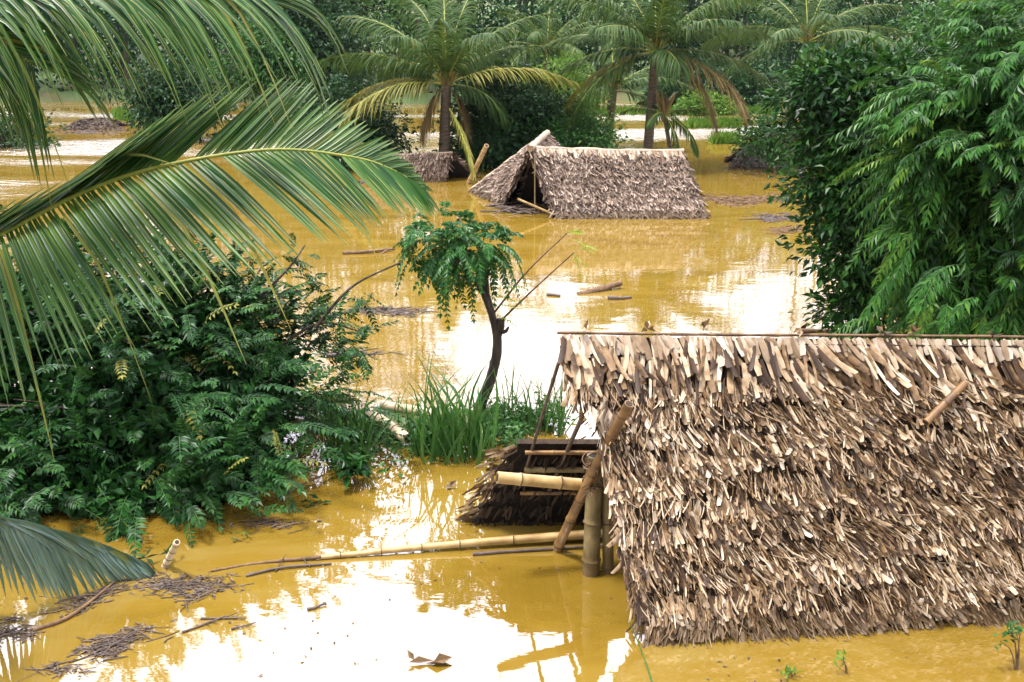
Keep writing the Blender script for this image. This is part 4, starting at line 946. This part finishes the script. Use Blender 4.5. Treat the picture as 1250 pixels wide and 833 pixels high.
# ------------------------------------------------------------------ floating things
mb = MB(); bamboo(mb, W(388, 681, .02), W(772, 648, .10), .022, .048, node=.45, mid=W(560, 664, .06), seed=31)
tag(mb.build('bamboo_pole', BAM(), base=W(520, 668)), 'long tan bamboo pole floating from the near hut towards the left', 'bamboo pole')
def log(label, p0, p1, r, mk='wetwood', seed=0, r1=None, name='floating_stick', cat='stick', bend=.04, group=None, forks=0):
    rng = np.random.default_rng(seed); p0 = A3(p0, dtype=float); p1 = A3(p1, dtype=float); L = np.linalg.norm(p1 - p0)
    mb = MB(); tube(mb, spline([p0, p0 * .6 + p1 * .4 + rng.normal(0, bend * L, 3) * [1, 1, .2], p1], 12), np.linspace(r, r * .6 if r1 is None else r1, 12), 7, 0, rough=.1, rng=rng)
    for k in range(forks):
        q = p0 + (p1 - p0) * rng.uniform(.3, .9); tube(mb, A3([q, q + rng.normal(0, .22 * L, 3) * [1, 1, .1]]), [r * .5, r * .2], 5, 0)
    return tag(mb.build(name, M[mk], base=(p0 + p1) / 2), label, cat, group)
log('dark wet stick floating alongside the long bamboo pole', W(577, 677, .01), W(735, 666, .03), .022, seed=1, bend=.01)
log('brown log poking up at a slant in open water between the huts', W(706, 361, -.03), W(758, 346, .10), .075, 'twig', 2, .06, bend=.0, name='driftwood_log', cat='log', forks=1)
log('short dark log lying low in the water right of the slanting log', W(742, 364, .02), W(770, 363, .02), .05, seed=3, name='driftwood_log', cat='log')
log('small dark bit of wood left of the slanting log', W(668, 360, .01), W(684, 361, .02), .045, seed=4, name='driftwood_log', cat='log')
log('long thin branch floating left of the little tree crown', W(418, 309, .03), W(482, 304, .05), .05, 'twig', 5, forks=2)
log('dark flat log floating just past the near ridge', W(975, 405, .03), W(1048, 404, .03), .05, 'twig', 6, name='driftwood_log', cat='log')
log('small dark twig behind the dark bush at the reed bank', W(398, 435, .02), W(438, 431, .03), .04, 'wetwood', 7)
log('forked twig floating lower left', W(222, 772, .01), W(275, 752, .02), .012, 'wetwood', 8, forks=3)
log('straight twig pointing left of the forked one', W(245, 755, .01), W(300, 754, .02), .012, 'wetwood', 9, forks=2)
log('curved twig floating near the white sky reflection', W(282, 768, .01), W(312, 760, .02), .010, 'wetwood', 10, forks=3)
log('thin grey branch trailing left from the tip of the long pole', W(258, 697, .01), W(392, 680, .03), .012, 'twig', 21, .02)
log('thin branch floating just under the left end of the long pole', W(300, 703, .01), W(405, 688, .015), .016, 'wetwood', 11, forks=2)
log('stick reaching from the bush towards the seedling', W(338, 607, .02), W(395, 580, .08), .018, 'twig', 12, forks=2)
log('long pale stick under the edge of the low frond', W(40, 770, .01), W(150, 702, .02), .02, 'twig', 13)
log('small dark twig in the white reflection left of the pole', W(375, 744, .01), W(398, 736, .02), .016, 'wetwood', 14, forks=3)
mb = MB(); bamboo(mb, W(198, 698, -.1), P(216, 662, 8.3), .036, .030, node=.13, seed=9)
tag(mb.build('snapped_stick', BAM('bamboo_pale'), base=W(200, 696)), 'pale snapped stick standing up out of the water at lower left', 'stick')

def debris(label, px, py, wpx, hpx, n, seed, fine=1.0, mk='wetwood', ang=0.0, group='rafts of floating debris'):
    rng = np.random.default_rng(seed); mb = MB()
    n = int(n * .72)
    for k in range(n):
        u = rng.normal(0, .45); v = rng.normal(0, .5) * (.4 + .7 * abs(math.sin(u * 4 + seed))); wv = .25 * math.sin(u * 5 + seed)
        q = W(px + u * wpx, py + (v + wv) * hpx + ang * u * wpx)
        a = rng.normal(0, .6) + ang * -1.2; L = min(abs(rng.normal(.0, .08)) + .015, .25) * fine
        d = A3([math.cos(a), math.sin(a), 0]) * L; z = rng.uniform(.0, .012)
        tube(mb, A3([q - d, q + d * .2 + rng.normal(0, .01, 3), q + d]) + [0, 0, z], A3([.004, .005, .002]) * rng.uniform(.5, 1.6) * fine**.7, 4, 0, False)
    m = n // 2; u = rng.normal(0, .40, m); v = rng.normal(0, .42, m)
    b = A3([W(px + a * wpx, py + (c + .25 * math.sin(a * 5 + seed)) * hpx + ang * a * wpx, .012) for a, c in zip(u, v)])
    leaves(mb, b, rnd_unit(rng, m) * [1, 1, .1], ZUP + rng.normal(0, .25, (m, 3)), rng.uniform(.03, .09, m) * fine, rng.uniform(.015, .04, m) * fine)
    return tag(mb.build('debris_raft', M[mk], base=W(px, py)), label, 'debris', group)
debris('widest raft of dark twigs, between the low frond tip and the long pole', 225, 715, 75, 16, 260, 1)
debris('dark twig raft low in the left corner, second below the low frond', 140, 786, 52, 16, 240, 2, ang=-.35)
debris('loose twig raft touching the low frond edge', 110, 732, 50, 12, 120, 3, ang=-.4)
debris('small twig raft at the left picture edge', 12, 772, 30, 14, 90, 4)
debris('scatter of dark bits at the bottom left corner', 70, 818, 45, 8, 40, 5)
debris('thin grey streak of debris between the dark bush and the little tree', 472, 380, 60, 6, 260, 6, 1.5)
debris('faint grey streak of debris left of the little tree trunk', 440, 432, 45, 4, 60, 7, 1.5)
debris('brown mat of debris drifting right of the long hut roof', 905, 244, 70, 7, 420, 8, 2.4, 'twig')
debris('dark debris mat further right near the big tree', 948, 266, 30, 5, 160, 9, 2.2)
debris('pale debris streak beside the foot of the right hand tree', 968, 281, 30, 5, 160, 10, 2.0, 'twig')
debris('dark rubbish floating round the drowned far left roof', 108, 162, 40, 2, 110, 11, 3.5)
debris('twigs washed against the edge of the dark bush', 330, 640, 60, 8, 60, 12)
rng = np.random.default_rng(44); mb = MB()      # leaf scraps and scum carried by the water
pp = []
while len(pp) < 420:
    q = (rng.uniform(0, 1250), rng.uniform(200, 833))
    if math.sin(q[0] * .011 + q[1] * .02) + rng.normal(0, .6) > .5: pp.append(W(*q, .006))
pp = A3(pp); n = len(pp); leaves(mb, pp, rnd_unit(rng, n) * [1, 1, .1], ZUP + rng.normal(0, .2, (n, 3)), rng.uniform(.02, .06, n), rng.uniform(.008, .025, n))
tag(mb.build('floating_scraps', M['wetwood']), 'tiny leaf scraps drifting scattered over the whole water', 'debris', None, 'stuff')
# floating dead leaf
mb = MB(); q = W(520, 812); rg = np.random.default_rng(6)
leaves(mb, A3([q + [-.14, .01, .02], q + [.0, 0, .015], q + [.06, .01, .02], q + [-.1, .03, .03]]), A3([(1, .1, .1), (1, .0, .05), (.9, .2, .2), (-.5, .2, .7)]), A3([(0, -.3, 1), (0, .4, 1), (.2, -.5, 1), (.2, -1, .3)]), A3([.2, .22, .16, .1]), A3([.07, .09, .1, .05]))
tag(mb.build('dead_leaf', M['thatch'], base=q), 'curled brown dead leaf floating in the white reflection at the bottom', 'leaf')
mb = MB(); q = W(549, 597); leaves(mb, A3([q + [-.05, 0, .02], q + [0, 0, .03]]), A3([(1, 0, .2), (.6, .2, .5)]), A3([(0, -.5, 1), (.2, -1, .5)]), .1, .07)
tag(mb.build('dead_leaf', M['thatch_pale'], base=q), 'small pale leaf floating off the end of the tie beam', 'leaf')

# ------------------------------------------------------------------ damp air
hz = bpy.data.materials.new('damp air'); hz.use_nodes = True; hn = hz.node_tree.nodes; hn.clear()
ho = hn.new('ShaderNodeOutputMaterial'); hv = hn.new('ShaderNodeVolumePrincipled'); hv.inputs['Color'].default_value = (.86, .93, 1, 1); hv.inputs['Density'].default_value = HAZE; hv.inputs['Anisotropy'].default_value = .3
hz.node_tree.links.new(hv.outputs[0], ho.inputs['Volume'])
mb = MB(); x0, x1, y0, y1, z0, z1 = -450, 450, -70, 540, -4, 95
bv = [(x, y, z) for z in (z0, z1) for y in (y0, y1) for x in (x0, x1)]
mb.add(bv, [[0, 2, 3, 1], [4, 5, 7, 6], [0, 1, 5, 4], [2, 6, 7, 3], [0, 4, 6, 2], [1, 3, 7, 5]])
o = mb.build('haze', hz); o['kind'] = 'stuff'; tag(o, 'faint damp haze over the flooded valley', 'haze')

# ------------------------------------------------------------------ light, sky, camera
SUN_EL, SUN_AZ = 73.0, -100.0            # degrees; azimuth clockwise from the view direction
w = bpy.data.worlds.new('World'); bpy.context.scene.world = w; w.use_nodes = True
N = w.node_tree.nodes; L = w.node_tree.links; N.clear()
out = N.new('ShaderNodeOutputWorld'); bg = N.new('ShaderNodeBackground'); bg.inputs['Strength'].default_value = .085
sky = N.new('ShaderNodeTexSky'); sky.sky_type = 'NISHITA'; sky.sun_disc = False
sky.sun_elevation = math.radians(SUN_EL); sky.sun_rotation = math.radians(SUN_AZ); sky.dust_density = 4; sky.air_density = 1.0
tc = N.new('ShaderNodeTexCoord'); nz = N.new('ShaderNodeTexNoise'); nz.inputs['Scale'].default_value = 2.2; nz.inputs['Detail'].default_value = 5
L.new(tc.outputs['Generated'], nz.inputs['Vector'])
cr = ramp(N, [(.3, (17, 17, 18.6)), (.7, (24, 23.6, 27))]); L.new(nz.outputs['Fac'], cr.inputs['Fac'])
# sky gradient shaped for contrast: brighter ahead, dimmed on the unseen side behind the camera
dt = N.new('ShaderNodeVectorMath'); dt.operation = 'DOT_PRODUCT'; dt.inputs[1].default_value = (.1, .55, .83)
L.new(tc.outputs['Generated'], dt.inputs[0])
mr = N.new('ShaderNodeMapRange'); mr.inputs['From Min'].default_value = -.15; mr.inputs['From Max'].default_value = .75; mr.inputs['To Min'].default_value = .16; mr.inputs['To Max'].default_value = 1.0
L.new(dt.outputs['Value'], mr.inputs['Value'])
cm = N.new('ShaderNodeVectorMath'); cm.operation = 'SCALE'; L.new(cr.outputs[0], cm.inputs[0]); L.new(mr.outputs[0], cm.inputs['Scale'])
mx = N.new('ShaderNodeMixRGB'); mx.inputs['Fac'].default_value = .85
L.new(sky.outputs[0], mx.inputs[1]); L.new(cm.outputs[0], mx.inputs[2]); L.new(mx.outputs[0], bg.inputs['Color']); L.new(bg.outputs[0], out.inputs['Surface'])
sl = bpy.data.lights.new('sun', 'SUN'); sl.energy = 2.4; sl.angle = math.radians(9); sl.color = (1, .96, .9)
so = bpy.data.objects.new('sun', sl); C.objects.link(so)
so.rotation_euler = (math.radians(90 - SUN_EL), 0, math.radians(-SUN_AZ + 180))
so.location = (0, 0, 60)
cam = bpy.data.cameras.new('camera'); co = bpy.data.objects.new('camera', cam); C.objects.link(co)
co.location = (0, 0, CAMZ); co.rotation_euler = (PI / 2 - PITCH, 0, 0)
cam.sensor_width = 36; cam.lens = 36 * FPX / 1250; cam.clip_start = .05; cam.clip_end = 2000
sc = bpy.context.scene; sc.camera = co
sc.cycles.max_bounces = 6; sc.cycles.diffuse_bounces = 2; sc.cycles.glossy_bounces = 3; sc.cycles.transmission_bounces = 3
sc.view_settings.view_transform = 'Standard'; sc.view_settings.look = 'None'; sc.view_settings.gamma = 1; sc.view_settings.exposure = 1.6
for o in ROOTS:
    del o['_base']
